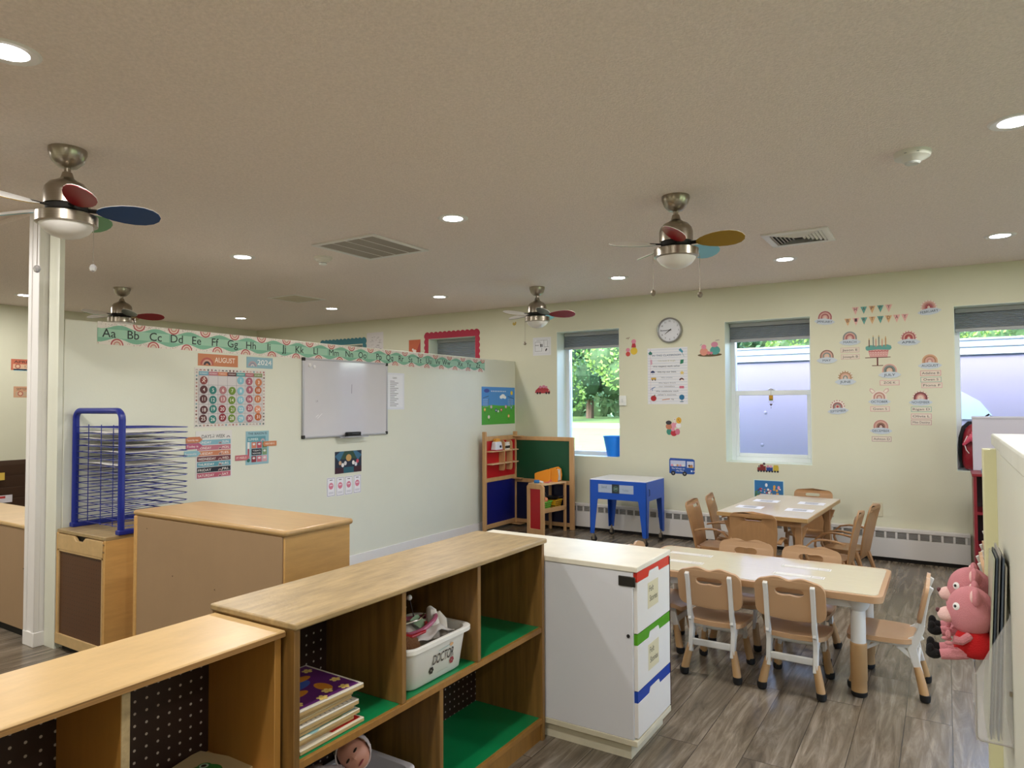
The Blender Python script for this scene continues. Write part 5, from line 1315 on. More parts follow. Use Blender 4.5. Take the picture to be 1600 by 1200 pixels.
# days of the week ----------------------------------------------------
t = thing('weekday_chart', 'striped DAYS OF THE WEEK chart under the calendar', 'chart', (XP, 0, 0)); Y, Z = PT(305, 750); t.location = (XP, Y, Z)
w_, h_ = .285, .335
f = Flat(); f.brect(0, w_, 0, h_, 'DCDAD8'); f.text('DAYS', .045, h_-.050, .024, '26262C', 'l', .075).text('of', .135, h_-.048, .016, '26262C').text('THE', .135, h_-.030, .006, '26262C').text('WEEK', .155, h_-.050, .024, '26262C', 'l', .075)
rainbow(f, .025, h_-.052, .016, ['B48C88', 'D8C0B8']); rainbow(f, .255, h_-.052, .016, ['7E7A80', 'C8B8B8'])
days = [('SUNDAY', 'SUN.', '7FAEBE'), ('MONDAY', 'MON.', 'B8707E'), ('TUESDAY', 'TUES.', 'C47E5C'), ('WEDNESDAY', 'WED.', '6A3038'), ('THURSDAY', 'THURS.', '5C98A8'), ('FRIDAY', 'FRI.', '16202C'), ('SATURDAY', 'SAT.', 'B4586C')]
rh_ = .0385
for i, (a, b_, c) in enumerate(days):
    z = h_-.062-(i+1)*rh_+.004
    f.rect(.010, w_-.010, z, z+rh_-.004, c); f.text(a, .018, z+.008, .017, 'EFE9E2', 'l', .030+.012*len(a)).text(b_, w_-.022, z+.008, .017, 'EFE9E2', 'r', .014*len(b_)); rainbow(f, .190, z+.003, .016, ['C09A94', '5A4A50'])
f.place('chart_sheet', (XP+.0005, Y, Z), 'side', t)
for px, py, c, s_, lb in ((290, 688, 'C07A55', 'Yesterday was', 'orange arrow label at the left edge of the weekday chart'), (290, 698, 'B25C7A', 'Today is', 'pink arrow label at the left edge of the weekday chart'), (287, 710, '8DB9C6', 'Tomorrow will be', 'pale blue arrow label at the left edge of the weekday chart')):
    f = Flat(); f.base([(0, 0), (.10, 0), (.125, .020), (.10, .040), (0, .040)], c); f.text(s_, .048, .012, .014, 'EFE8E2', 'c', .085)
    Yq, Zq = PT(px, py); o = f.place('arrow_label', (XP+.0035, Yq, Zq-.02), 'side'); tag(o, lb, 'label', 'arrow labels by the weekday chart')
t = thing('season_chart', 'pale blue season and weather chart right of the weekday chart', 'chart', (XP, 0, 0)); Y, Z = PT(383.5, 727); t.location = (XP, Y, Z)
w_, h_ = .205, .250
f = Flat(); f.brect(0, w_, 0, h_, '8FB6C2').text('THE SEASON IS', w_/2, h_-.026, .016, '1F2C38', 'c', .165).rect(.012, w_-.030, h_-.082, h_-.040, '5E97A4').text('SUMMER', .02, h_-.070, .018, 'E4ECE8', 'l', .09)
rainbow(f, .150, h_-.078, .022, ['A9A0A8', 'CBB0B0', '8FA0B0'])
for i in range(3):
    for j in range(3):
        if (i, j) in ((0, 1), (1, 1)): continue
        f.rect(.050+i*.048, .050+i*.048+.042, .018+(2-j)*.052, .018+(2-j)*.052+.046, ['C97A62', '9FA8B8', '8C3440', 'B8505E', 'A94250', 'C46A78', '5E7A5A', '7E9A72', 'D0A0A8'][i*3+j]).disc(.071+i*.048, .048+(2-j)*.052, .012, 'D8D4D4', .008)
f.rect(.050, .140, .070, .118, '141C2A').text("TODAY'S", .095, .098, .011, 'E8E8E8', 'c', .07).text('WEATHER', .095, .078, .011, 'E8E8E8', 'c', .074)
f.rect(.014, .032, .05, .170, 'E0DEDC').rect(.016, .030, .052, .12, 'A8424E').disc(.023, .034, .014, '2F6A5E')
f.place('chart_sheet', (XP+.0005, Y, Z), 'side', t)
for px, py, c, s_, lb in ((412, 693.5, 'C48058', 'WEATHER IS', 'orange arrow label on the right edge of the season chart'), (367, 716, 'BE6A74', 'IT FEELS', 'pink arrow label on the left edge of the season chart')):
    f = Flat(); f.base([(0, 0), (.115, 0), (.115, .038), (0, .038), (-.012, .019)] if px > 400 else [(0, 0), (.10, 0), (.125, .019), (.10, .038), (0, .038)], c); f.text(s_, .052, .012, .014, 'F0E4DA', 'c', .085)
    Yq, Zq = PT(px, py); o = f.place('arrow_label', (XP+.0035, Yq, Zq-.019), 'side'); tag(o, lb, 'label', 'arrow labels by the season chart')
# whiteboard ----------------------------------------------------------
Y0, Z0 = 3.800, 1.138; W_, H_ = 1.0, .656
t = thing('whiteboard', 'framed magnetic whiteboard with black corners on the partition', 'whiteboard', (XP, Y0, Z0))
fr = .014
MB().box(.001, .012, fr, W_-fr, fr, H_-fr).build('board', mat('whiteboard_gloss', 'CDCBD2', .09, spec=.8, var=.02, vscale=5), t, smooth=0)
MB().box(.001, .018, 0, W_, 0, fr).box(.001, .018, 0, W_, H_-fr, H_).box(.001, .018, 0, fr, fr, H_-fr).box(.001, .018, W_-fr, W_, fr, H_-fr).build('frame', mat('alu_frame', 'B9B9C0', .35, metal=.7), t, bevel=.002)
for y in (0, W_):
    for z in (0, H_):
        MB().box(.0, .021, y-.002 if y == 0 else y-.024, y+.026 if y == 0 else y+.002, z-.002 if z == 0 else z-.026, z+.026 if z == 0 else z+.002).build('corner_cap', P('141416', .4), t, bevel=.004)
MB().box(.012, .065, .36, .70, -.010, -.006).box(.062, .065, .36, .70, -.006, .0).build('pen_tray', mat('alu_frame', 'B9B9C0', .35, metal=.7), t)
for y, z in ((.075, H_-.060), (.120, H_-.072)):
    tag(MB().lathe([(.013, 0), (.014, .006), (.008, .010)], (0, 0, 0), 16, ax=0).build('magnet', P('E8E6E8', .3), loc=(XP+.0125, Y0+y, Z0+z)), 'round white magnet, %s one of the two at the whiteboard corner' % ('upper' if y < .1 else 'lower'), 'magnet', 'magnets on the whiteboard')
f = Flat(0); f.line(.545, .37, .548, .45, .004, '50505C').text('LK', .155, .295, .016, '8A8890').line(.14, .17, .17, .19, .003, 'EDEBEF').line(.16, .16, .21, .20, .003, 'EDEBEF')
o = f.place('pen_marks', (XP+.0125, Y0, Z0), 'side', t)
t2 = thing('board_eraser', 'black whiteboard eraser resting on the whiteboard pen tray', 'eraser', (XP+.020, Y0+.46, Z0-.0055))
MB().box(0, .035, 0, .16, 0, .014).build('felt_pad', P('3A3A3E', .9), t2); MB().box(0, .036, -.001, .161, .014, .042).build('handle', P('0F0F12', .4), t2, bevel=.006)
f = Flat(0); f.line(-.04, 0, .04, 0, .004, '5A5A60'); o = f.place('print', (XP+.0565, Y0+.55, Z0+.022), 'side', t2)
# notices and pictures on the partition
f = Flat(.001); f.brect(0, .255, 0, .345, 'E0E2EA').rect(.02, .235, .02, .325, 'E8E9F0').text('CLEANING', .12, .290, .016, '5A5A60', 'c', .06)
for k in range(15): f.line(.055, .035+k*.0165, .055+.09+.03*math.sin(k*2.1), .035+k*.0165, .006, '8A8A92')
for k in range(15): f.line(.018, .035+k*.0165, .026, .035+k*.0165, .006, 'A9A9B0')
y, z = PT(604, 640); f.place('notice', (XP+.0005, y-.01, z), 'side')
tag(bpy.data.objects['notice'], 'printed list in a plastic sleeve just right of the whiteboard', 'notice')
f = Flat(.001); w_, h_ = .70, .430; f.brect(0, w_, 0, h_, '4E93DC'); f.rect(0, w_, 0, .215, '4DA83A').poly([(0, .200), (.2, .225), (.45, .21), (.7, .222), (.7, .205), (0, .19)], '57B540')
f.disc(.44, .325, .045, 'F2F5FA', .025).disc(.40, .315, .03, 'F2F5FA', .02).disc(.48, .312, .03, 'F2F5FA', .018).disc(.63, .365, .025, 'E9C845')
for k in range(9): f.line(.19+k*.036, .38, .212+k*.036, .382, .012, 'DDE6F4')
f.disc(.10, .385, .055, '3F4FA8', .022)
for x0, x1 in ((.02, .14), (.54, .68)):
    f.line(x0, .30 if x0 < .3 else .325, x1, .325 if x0 < .3 else .295, .006, '27406A').line(x1 if x0 < .3 else x0+.05, .30, x1-.02 if x0 < .3 else x0+.07, .18, .007, '27406A')
    for k in range(5): f.line(x0+.01+k*.024, .30, x0+.01+k*.024, .20, .0025, 'C6D4E8')
    for k in range(4): f.line(x0+.005, .21+k*.024, x1-.02, .21+k*.024, .0025, 'C6D4E8')
for x, z, c in ((.06, .16, 'D9B838'), (.19, .19, 'C9A8C8'), (.29, .15, '3A3E90'), (.40, .155, 'B8324A'), (.50, .19, 'D490B0'), (.62, .18, '4DA0A8'), (.14, .075, 'E8E2DC'), (.56, .08, 'E0A050')):
    f.line(x, z-.035, x, z, .006, '2F6A28').disc(x, z+.012, .022, c, .020).disc(x, z+.012, .008, 'F2EBDD')
f.disc(.335, .150, .013, 'F0F0F0')
y, z = PT(752.5, 664); f.place('poster', (XP+.0005, y, z), 'side'); tag(bpy.data.objects['poster'], 'bright poster of blue sky, green field and two goals above the red panel', 'poster')
f = Flat(.001); f.brect(0, .315, 0, .188, '1B2438').rect(.07, .25, .12, .185, '2C4A3A').disc(.160, .130, .032, 'C49A5A', .03).poly([(.0, .15), (.06, .188), (.11, .188), (.05, .10)], '3A6A88').poly([(.315, .15), (.25, .188), (.21, .188), (.27, .10)], '3A6A88').rect(.10, .22, .0, .05, '245A68').rect(0, .10, 0, .05, '3A1424').rect(.22, .315, 0, .05, '3A1424')
for x, z, c in ((.06, .09, 'C8A080'), (.09, .07, 'E8E4E4'), (.12, .085, 'D4D0D0'), (.215, .085, 'E8E4E4'), (.245, .07, 'D8D4DC'), (.265, .095, 'C4485A')): f.disc(x, z, .016, c, .018)
y, z = PT(523, 741); f.place('photo', (XP+.0005, y, z), 'side'); tag(bpy.data.objects['photo'], 'dark picture with pale dots taped under the whiteboard', 'picture')
for i in range(4):
    f = Flat(.001); f.brect(0, .092, 0, .160, 'E6E4EA').rect(.005, .087, .005, .155, '7C7E96').rect(.008, .084, .008, .152, 'E8E6EC').line(.03, .138, .062, .138, .006, '55555F').disc(.046, .088, .026, 'D27A92', .028).disc(.038, .094, .006, 'F0E4E8').disc(.054, .094, .006, 'F0E4E8')
    f.line(.02, .035, .072, .035, .003, '9A9AA8').line(.02, .025, .072, .025, .003, '9A9AA8')
    y, z = PT([510.5, 525, 538.5, 552][i], [777, 775.5, 773.5, 771][i]); o = f.place('picture_card', (XP+.0005, y, z), 'side'); tag(o, '%s of four small cards with a pink round face below the dark picture' % ['leftmost', 'second from left', 'third from left', 'rightmost'][i], 'card', 'feelings cards')

# ---------------------------------------------------------------- back wall, right part
INK = '2A2430'
def arch_sticker(cols, word, px, py,  lb, tilt=0, edge='DDD3C8', ink='263A50', ears=False, dots=None, r=.062, heart=None):
    f = Flat(.001); zc = .036; f.arc(0, zc, 0, r, edge, base=True); f.base([(-r, 0), (r, 0), (r, zc), (-r, zc)], edge)
    cl = [(.086*math.cos(a)*(1+.05*math.cos(6*a)), -.004+.027*math.sin(a)*(1+.12*abs(math.cos(4*a)))) for a in [k*2*PI/30 for k in range(30)]]
    f.prism(cl, -.0022, -.0005, P('BFC9D4')); f.k = 0
    if ears:
        for s in (-1, 1): f.base([(s*.03, .085), (s*.05, .112), (s*.075, .118), (s*.078, .095), (s*.055, .070)][::(1 if s > 0 else -1)], 'C99A9A'); f.poly([(s*.036, .085), (s*.052, .106), (s*.070, .110), (s*.071, .096), (s*.054, .076)][::(1 if s > 0 else -1)], 'E2D8CA', -.0019)
    if dots:
        for k in range(9):
            a = PI*k/8; f.disc((r-.004)*math.cos(a), (r-.004)*math.sin(a)+zc, .0052, dots, n=8, y=-.0026)
    n = len(cols); ro = r-(.010 if dots else .003); w = ro*.82/n; y = -.0030
    for i, c in enumerate(cols):
        f.arc(0, zc, ro-(i+1)*w+.0008, ro-i*w, c, y=y)
        for s in (-1, 1): f.rect(min(s*(ro-(i+1)*w+.0008), s*(ro-i*w)), max(s*(ro-(i+1)*w+.0008), s*(ro-i*w)), 0, zc, c, y=y)
    f.disc(0, .036, .009, heart or 'D8BDB2', .011, y=-.0032)
    f.poly(cl, 'BFC9D4', -.0034); f.off = .0027
    f.text(word, 0, -.014, .021, ink, 'c', min(.135, .019*len(word)+.014))
    put_back(f, 'month_sticker', px, py, lb, 'sticker', 'rainbow month stickers', tilt)
B1, B2, B3, B4, B5, B6 = 'A0565A', 'CFA294', 'B9857C', '7E8A88', '8A6A5A', 'D9B69C'
arch_sticker([B1, B2, B1, B2], 'JANUARY', 1288.5, 502, 'rainbow sticker reading JANUARY on a small cloud', math.radians(-6))
arch_sticker([B2, B3, B1, '9A3A40'], 'FEBRUARY', 1452, 486, 'rainbow sticker reading FEBRUARY with scalloped edge', math.radians(6), dots='C9B4A8')
arch_sticker([B4, B2, B1, B2], 'MARCH', 1328, 534, 'rainbow sticker reading MARCH above two name cards', 0)
arch_sticker([B1, B2, '9A3A40', 'B04A4A'], 'APRIL', 1420, 534, 'rainbow sticker reading APRIL with a dark red inner arch', 0, dots='C98A84')
arch_sticker([B5, B2, B4, B6], 'MAY', 1292, 562.5, 'rainbow sticker reading MAY in brown and grey', 0)
arch_sticker(['A8845A', B2, B6, B4], 'JUNE', 1321, 596, 'rainbow sticker reading JUNE with a tan outer arch', 0, dots='A8845A')
arch_sticker([B2, B4, '6A6E68', B6], 'JULY', 1390, 585, 'rainbow sticker reading JULY with a grey inner arch', 0)
arch_sticker(['C9A07E', 'A87A5E', B2, B3], 'AUGUST', 1453, 570.5, 'rainbow sticker reading AUGUST above three name cards', 0)
arch_sticker(['E0D6CC', B1, B4, B2], 'SEPTEMBER', 1309.5, 641.5, 'rainbow sticker reading SEPTEMBER with dashed outer arch and heart', math.radians(5), dots=B1, heart='B03A44')
arch_sticker(['E0D2C6', B3, 'D8C4B4', B3], 'OCTOBER', 1374, 627, 'rainbow sticker reading OCTOBER with two ear shapes on top', 0, ears=True)
arch_sticker(['6A2E30', B1, B2, 'E0C8B8'], 'NOVEMBER', 1438.5, 628, 'rainbow sticker reading NOVEMBER with a dark brown arch', 0, dots='C9A08A')
arch_sticker([B3, B2, B5, '6A3A38'], 'DECEMBER', 1376.5, 672.5, 'rainbow sticker reading DECEMBER, lowest of the months', 0)
for px, py, s_, c, lb in ((1328, 547, 'Jason E', 'C9A8A4', 'upper name card under the March rainbow'), (1328.5, 557.5, 'Joseph B', 'C9A8A4', 'lower name card under the March rainbow'), (1390, 598, 'ZOE K', 'D4929C', 'pink edged name card under the July rainbow'),
                      (1454, 583, 'Adaline B', 'C97A8A', 'top name card under the August rainbow'), (1454.5, 593, 'Owen S', '7FA8A0', 'green edged middle name card under the August rainbow'), (1456, 602, 'Fiona F', 'D49AA0', 'lowest name card under the August rainbow'),
                      (1375, 639, 'Gwen S', 'D49AA0', 'name card under the October rainbow'), (1439.5, 639.5, 'Rigan D', '6FA898', 'green edged top name card under the November rainbow'), (1439.5, 650.5, 'Olivia L', 'C98A94', 'middle name card under the November rainbow'),
                      (1439.5, 660, 'Miss Destiny', 'B88A8A', 'lowest name card under the November rainbow'), (1377.5, 686, 'Ashton D', 'A8848C', 'name card under the December rainbow')):
    f = Flat(.001); f.brect(-.078, .078, -.023, .023, c); f.rect(-.074, .074, -.019, .019, 'D9CFC0'); f.text(s_, 0, -.009, .020, '4A3A44', 'c', min(.13, .017*len(s_)+.01))
    put_back(f, 'name_card', px, py, lb, 'name card', 'birthday name cards')
pk, tl, tn = 'D9A6A0', '5C9E94', 'D0A878'
def pennant(ch, c, px, py, lb):
    f = Flat(.001); f.base([(-.033, 0), (0, -.082), (.033, 0)], 'D8CDB8'); f.poly([(-.027, -.003), (0, -.070), (.027, -.003)], c); f.text(ch, 0, -.036, .030, '4E2E3A', 'c', .021)
    put_back(f, 'paper_pennant', px, py, lb, 'pennant', 'happy birthday pennants')
cn = {pk: 'pink', tl: 'teal', tn: 'tan'}
for i, (ch, c) in enumerate(zip('HAPPY', (pk, tl, tn, tl, pk))):
    pennant(ch, c, 1336.5+i*13.0, 479.8-i*1.1, '%s paper pennant with the letter %s in the upper row' % (cn[c], ch))
for i, (ch, c) in enumerate(zip('BIRTHDAY', (tn, pk, tl, tn, tl, tn, pk, pk))):
    pennant(ch, c, 1324.5+i*12.75, 497.6-i*1.05, '%s paper pennant with the letter %s in the lower row' % (cn[c], ch))
# cake sticker
f = Flat(.001)
f.base([(-.075, .06), (-.060, 0), (.080, 0), (.092, .06), (.092, .085), (-.075, .085)], 'CF9A96')
f.base([(-.095, .075)]+[(-.095+.012*1, .062)]+[(.0, .070), (.10, .062), (.115, .078), (.11, .100), (.08, .112), (.0, .104), (-.06, .112), (-.095, .098)], '5F9E96')
f.k = 6
for k in range(6): f.arc(-.055+k*.026, .060, .008, .013, 'A8484E', 180, 360, 6)
for k in range(14): f.disc(-.055+(k % 7)*.021, .022+(k//7)*.022, .003, 'F0E2DC', n=6)
f.base([(-.10, -.006), (.105, -.006), (.105, 0), (-.10, 0)], '6A3A36').base([(-.006, -.075), (.006, -.075), (.006, -.006), (-.006, -.006)], '6A3A36').base([(-.045, -.080), (.045, -.080), (.045, -.074), (-.045, -.074)], '6A3A36')
for k, (x, h_, c) in enumerate(((-.065, .060, '6E4A3E'), (-.032, .085, '6A7E7C'), (-.010, .055, 'C98A80'), (.014, .085, '6A7E7C'), (.040, .052, 'C9907A'), (.068, .072, 'B98A5E'))):
    f.base([(x-.004, .095), (x+.004, .095), (x+.004, .10+h_), (x-.004, .10+h_)], c); f.base([(x-.004, .106+h_), (x, .100+h_), (x+.004, .106+h_), (x, .116+h_)], 'C9A04A')
put_back(f, 'cake_sticker', 1371, 558, 'pink and teal birthday cake sticker with six candles on a stand', 'sticker')
# clock
t = thing('wall_clock', 'round white wall clock with silver rim between the two left windows', 'clock', (0, 0, 0)); x, z = BK(1047, 516); t.location = (x, YB-.001, z)
MB().lathe([(.135, 0), (.135, -.030), (.128, -.038), (.120, -.030), (.119, -.012)], (0, 0, 0), 48, ax=1, caps=False).build('rim', mat('clock_rim', 'A9A9A6', .3, metal=.7), t)
MB().lathe([(.122, 0), (.122, -.012)], (0, 0, 0), 48, ax=1).build('dial', P('D6D8DE', .35), t)
f = Flat(0)
for k in range(12):
    a = PI/2-2*PI*(k+1)/12; f.k = 0; f.text(str(k+1), .096*math.cos(a), .096*math.sin(a)-.009, .018, '3A3A40')
for k in range(60):
    a = 2*PI*k/60; f.line(.110*math.cos(a), .110*math.sin(a), .116*math.cos(a), .116*math.sin(a), .0012, '6A6A70', y=-.0004)
f.place('numerals', (x, YB-.0132, z), 'back', t)
def hand(L_, w, ang, c, nm, y):
    a = math.radians(90-ang); d = Vector((math.cos(a), math.sin(a))); n = Vector((-d.y, d.x))*w/2; q = [(-d*.02+n), (-d*.02-n), (d*L_-n*.6), (d*L_+n*.6)]
    MB().prism([(p.x, p.y) for p in q], y-.0012, y, P(c, .4)).build(nm, None, t)
hand(.068, .008, 232, '0E0E10', 'hour_hand', -.015); hand(.100, .006, 268, '0E0E10', 'minute_hand', -.017)
MB().lathe([(.006, -.012), (.006, -.019)], (0, 0, 0), 14, ax=1).build('hub', P('101012', .4), t)
# classroom rules poster
f = Flat(.001); w_, h_ = .440, .600; f.brect(0, w_, 0, h_, 'DCDDE2')
for k in range(20): f.line(.004, .03+k*.029, w_-.004, .03+k*.029, .0022, '98A8C4')
f.line(.034, .004, .034, h_-.004, .002, 'C08A96')
rows = [('IN THIS CLASSROOM', .510, .020, '46607E', .31), ('We love & laugh.', .455, .014, 'B9B48A', .20), ('We respect each other', .395, .017, '3C4450', .30), ('We try our best.', .335, .017, '3C4450', .21), ('We create.', .275, .015, '8C94A0', .13), ('We learn from', .218, .015, '8A8A90', .19), ('our mistakes.', .182, .015, '8A8A90', .18), ('We celebrate each', .130, .015, '4A525E', .25), ("other's success.", .094, .015, '5A626E', .21)]
for s_, z, h__, c, ww in rows: f.text(s_, .215 if ww < .29 else .21, z, h__, c, 'c', ww, slant=.05)
f.poly([(.345, .57), (.365, .59), (.395, .555), (.385, .535)], '3A90A8').line(.385, .535, .405, .50, .003, '5A7A8A').poly([(.01, .545), (.03, .57), (.055, .55), (.05, .53), (.02, .53)], '2C6E60')
f.poly([(.36, .42), (.395, .43), (.40, .47), (.365, .465)], '1E7A5A').poly([(.035, .42), (.055, .43), (.05, .48), (.03, .47)], 'CDA0B4').arc(.058, .335, 0, .024, '2A3A6A').line(.058, .335, .058, .315, .003, '2A3A6A')
f.poly([(.38, .355), (.388, .338), (.405, .335), (.393, .325), (.395, .308), (.38, .318), (.363, .308), (.368, .325), (.355, .335), (.372, .338)], 'D9BE6A').rect(.04, .095, .262, .285, 'C9A040').disc(.055, .258, .007, '3A3A3A').disc(.085, .258, .007, '3A3A3A')
f.arc(.375, .25, .010, .026, '5A2E34').disc(.38, .25, .014, 'E8E0D8', .008).rect(.35, .40, .165, .190, 'C0647A').line(.03, .155, .085, .185, .006, '3A6AA8').line(.05, .14, .06, .18, .005, '3A6AA8')
f.disc(.065, .062, .032, 'A8242C', .030).poly([(.065, .09), (.08, .105), (.085, .09)], '2E6A2E').disc(.375, .072, .028, '1E6A94').line(.355, .025, .395, .025, .006, '3A6A84').line(.375, .045, .375, .025, .004, '3A6A84').line(.16, .045, .245, .055, .007, 'C9845A').text('Yay', .275, .045, .014, '4A4A4A')
put_back(f, 'rules_poster', 1012.5, 631.5, 'lined poster reading IN THIS CLASSROOM under the clock', 'poster')
# evacuation plan by the first window
f = Flat(.001); w_, h_ = .245, .215; f.brect(0, w_, 0, h_, 'DADBDF')
f.rect(.015, .225, .02, .2, 'CFD0D6').rect(.02, .22, .025, .195, 'DDDEE2')
for a in ((.03, .16, .10, .16), (.03, .16, .03, .05), (.03, .05, .12, .05), (.12, .05, .12, .09), (.10, .16, .10, .12), (.15, .175, .15, .10), (.15, .10, .215, .10), (.2, .10, .2, .17), (.05, .18, .2, .18)): f.line(*a, .003, '4A4A52')
f.rect(.10, .115, .10, .135, '2A2A30').rect(.12, .132, .10, .135, '55555C').poly([(.165, .06), (.185, .085), (.195, .07), (.175, .045)], '2E2E34').line(.03, .12, .08, .12, .006, '3A3A42')
put_back(f, 'floor_plan', 833, 556, 'white printed floor plan taped left of the tree window', 'notice')
# car sticker without riders
f = Flat(.001); f.base([(-.105, .025), (-.095, .055), (-.07, .075), (-.05, .09), (.05, .09), (.075, .070), (.098, .050), (.10, .022), (.0, .018)], 'A8323A')
f.k = 2; f.disc(-.03, .093, .020, 'C77A92', .016).disc(.015, .097, .022, 'C77A92', .018).disc(.05, .090, .016, 'C77A92', .014).poly([(-.10, .03), (-.09, .055), (.09, .052), (.097, .03)], 'B03A40')
for x in (-.07, -.035, .05, .085): f.disc(x, .022, .014, '3A1A20')
f.disc(.085, .05, .006, 'F0E0D0'); put_back(f, 'car_sticker', 848, 617, 'small red car wall sticker left of the tree window', 'sticker')
# round stickers beside the first window
f = Flat(.001)
for x, z, r, c in ((-.035, .0, .026, 'C0463E'), (.035, .030, .040, 'D9B83A')): f.base([(x+r*math.cos(a*PI/9), z+r*math.sin(a*PI/9)) for a in range(18)], c)
f.base([(.005, .07), (.06, .07), (.05, .115), (.015, .115)], 'B83040'); f.base([(.033+.028*math.cos(a*PI/8), .135+.024*math.sin(a*PI/8)) for a in range(16)], 'D98AA0'); f.base([(-.035+.024*math.cos(a*PI/8), .045+.022*math.sin(a*PI/8)) for a in range(16)], 'D98AA0')
f.k = 3; f.line(-.055, .17, -.03, .178, .006, '7A4A3A').line(-.035, .16, -.015, .185, .005, '7A4A3A')
put_back(f, 'ball_sticker', 986, 553, 'sticker of stacked yellow, red and pink balls right of the tree window', 'sticker')
# puddle sticker
f = Flat(.001); f.base([(.125*math.cos(a*PI/12), .018*math.sin(a*PI/12)) for a in range(24)], '5A4A28')
f.k = 2; f.disc(-.06, .035, .042, 'D9917E', .040).disc(-.06, .085, .026, 'D98AA0', .024).disc(.055, .045, .052, '4E9A92', .045).disc(.05, .105, .035, 'C9849C', .028).disc(-.012, .02, .018, 'CF7A7E').disc(.018, .018, .014, 'C77A92')
f.line(.06, .145, .10, .15, .005, '6A6A72').line(-.10, .10, -.08, .115, .004, '7A8A92')
put_back(f, 'puddle_sticker', 1109, 554.5, 'sticker of round pink and teal shapes on a brown puddle', 'sticker')
# cluster sticker
f = Flat(.001)
for x, z, rx, rz, c in ((-.05, .03, .030, .035, '3E8A78'), (0, .015, .035, .032, 'B8303E'), (.04, .03, .026, .032, 'C77088'), (-.052, .085, .036, .032, 'BF7A5C'), (-.055, .125, .032, .022, '34343A'), (.005, .10, .032, .030, 'D890A4'), (.052, .095, .030, .026, 'E4E2E4'), (.01, .15, .016, .030, 'DCD4C8'), (.055, .150, .028, .034, 'D9A83A'), (-.01, .055, .02, .02, 'D890A4')):
    f.base([(x+rx*math.cos(a*PI/8), z+rz*math.sin(a*PI/8)) for a in range(16)], c)
f.k = 3; f.disc(.05, .155, .005, '6A3A1A').disc(.062, .14, .004, '6A3A1A').disc(.01, .16, .004, '5A4A4A')
put_back(f, 'balloon_sticker', 1053, 679, 'sticker cluster of coloured round shapes under the rules poster', 'sticker')
# bus picture
f = Flat(.001); w_ = .272; f.base([(0, .022), (.0, .165), (.012, .180), (.25, .176), (w_, .165), (w_, .030), (.26, .018), (.01, .018)], '1E50A0')
f.rect(.012, .175, .095, .155, 'BFC6DE').rect(.19, .262, .085, .15, 'C9CFE2').poly([(.2, .085), (.23, .10), (.262, .09), (.262, .085)], 'D9A83A').rect(.02, .06, .160, .172, '3F4FA8')
for x, c in ((.03, 'D98AA0'), (.06, 'E4DCD8'), (.09, 'C9905A'), (.12, 'D890A4'), (.15, 'E0D8D4'), (.215, '5A3A34'), (.24, 'B87A5A')): f.disc(x, .105, .012, c)
f.text('The Wheels on', .025, .065, .017, 'E4EAF6', 'l', .14).text('the Bus', .075, .040, .017, 'E4EAF6', 'l', .08).disc(.24, .05, .010, 'C8D8F0').disc(.265, .05, .006, 'E8C8C8')
f.disc(.042, .022, .024, '1A1A1E').disc(.042, .022, .009, '8A8A90').disc(.165, .020, .024, '1A1A1E').disc(.165, .020, .009, '8A8A90')
put_back(f, 'bus_picture', 1046, 742, 'blue bus shaped picture reading The Wheels on the Bus', 'picture')
# train sticker
f = Flat(.001); f.base([(-.10, .012), (-.10, .045), (-.075, .045), (-.075, .075), (-.045, .075), (-.04, .06), (-.02, .06), (-.02, .012)], '7A2428').base([(-.015, .012), (-.015, .05), (.045, .05), (.045, .012)], '23408A').base([(.05, .012), (.05, .05), (.055, .072), (.095, .072), (.10, .05), (.10, .012)], 'C0A83A')
f.base([(-.088, .045), (-.080, .045), (-.080, .065), (-.088, .065)], '20303A').k = 3
for k in range(8): f.disc(-.09+k*.026, .010, .010, '20242C')
f.disc(.0, .058, .012, 'C98AA0').disc(.028, .058, .012, 'D8A0B0').disc(-.035, .082, .012, '4A3A44'); put_back(f, 'train_sticker', 1200, 738, 'small train sticker with red engine, blue and yellow wagons', 'sticker')
# crowded picture behind the far table
f = Flat(.001); f.brect(0, .285, -.10, .165, 'CDE0DA'); f.rect(.008, .277, -.09, .158, '2B6FA8'); f.rect(.008, .277, -.09, .03, '3A6A5A')
rnd = random.Random(8)
for k in range(42): f.disc(.02+rnd.random()*.245, -.02+rnd.random()*.10, rnd.uniform(.006, .013), rnd.choice(['D98AA0', 'B83A3A', '26283A', 'D8A04A', 'E8E4E0', '4A7A5A', '5A3A2E', '6A5AA0']), n=10)
for x, z in ((.12, .115), (.195, .10), (.235, .095)): f.disc(x, z, .012, ['D9A04A', 'E0A0B0', 'E0E4E8'][int(x*20) % 3], .018)
put_back(f, 'crowd_picture', 1178, 775, 'blue picture crowded with coloured dots just above the far table', 'picture')
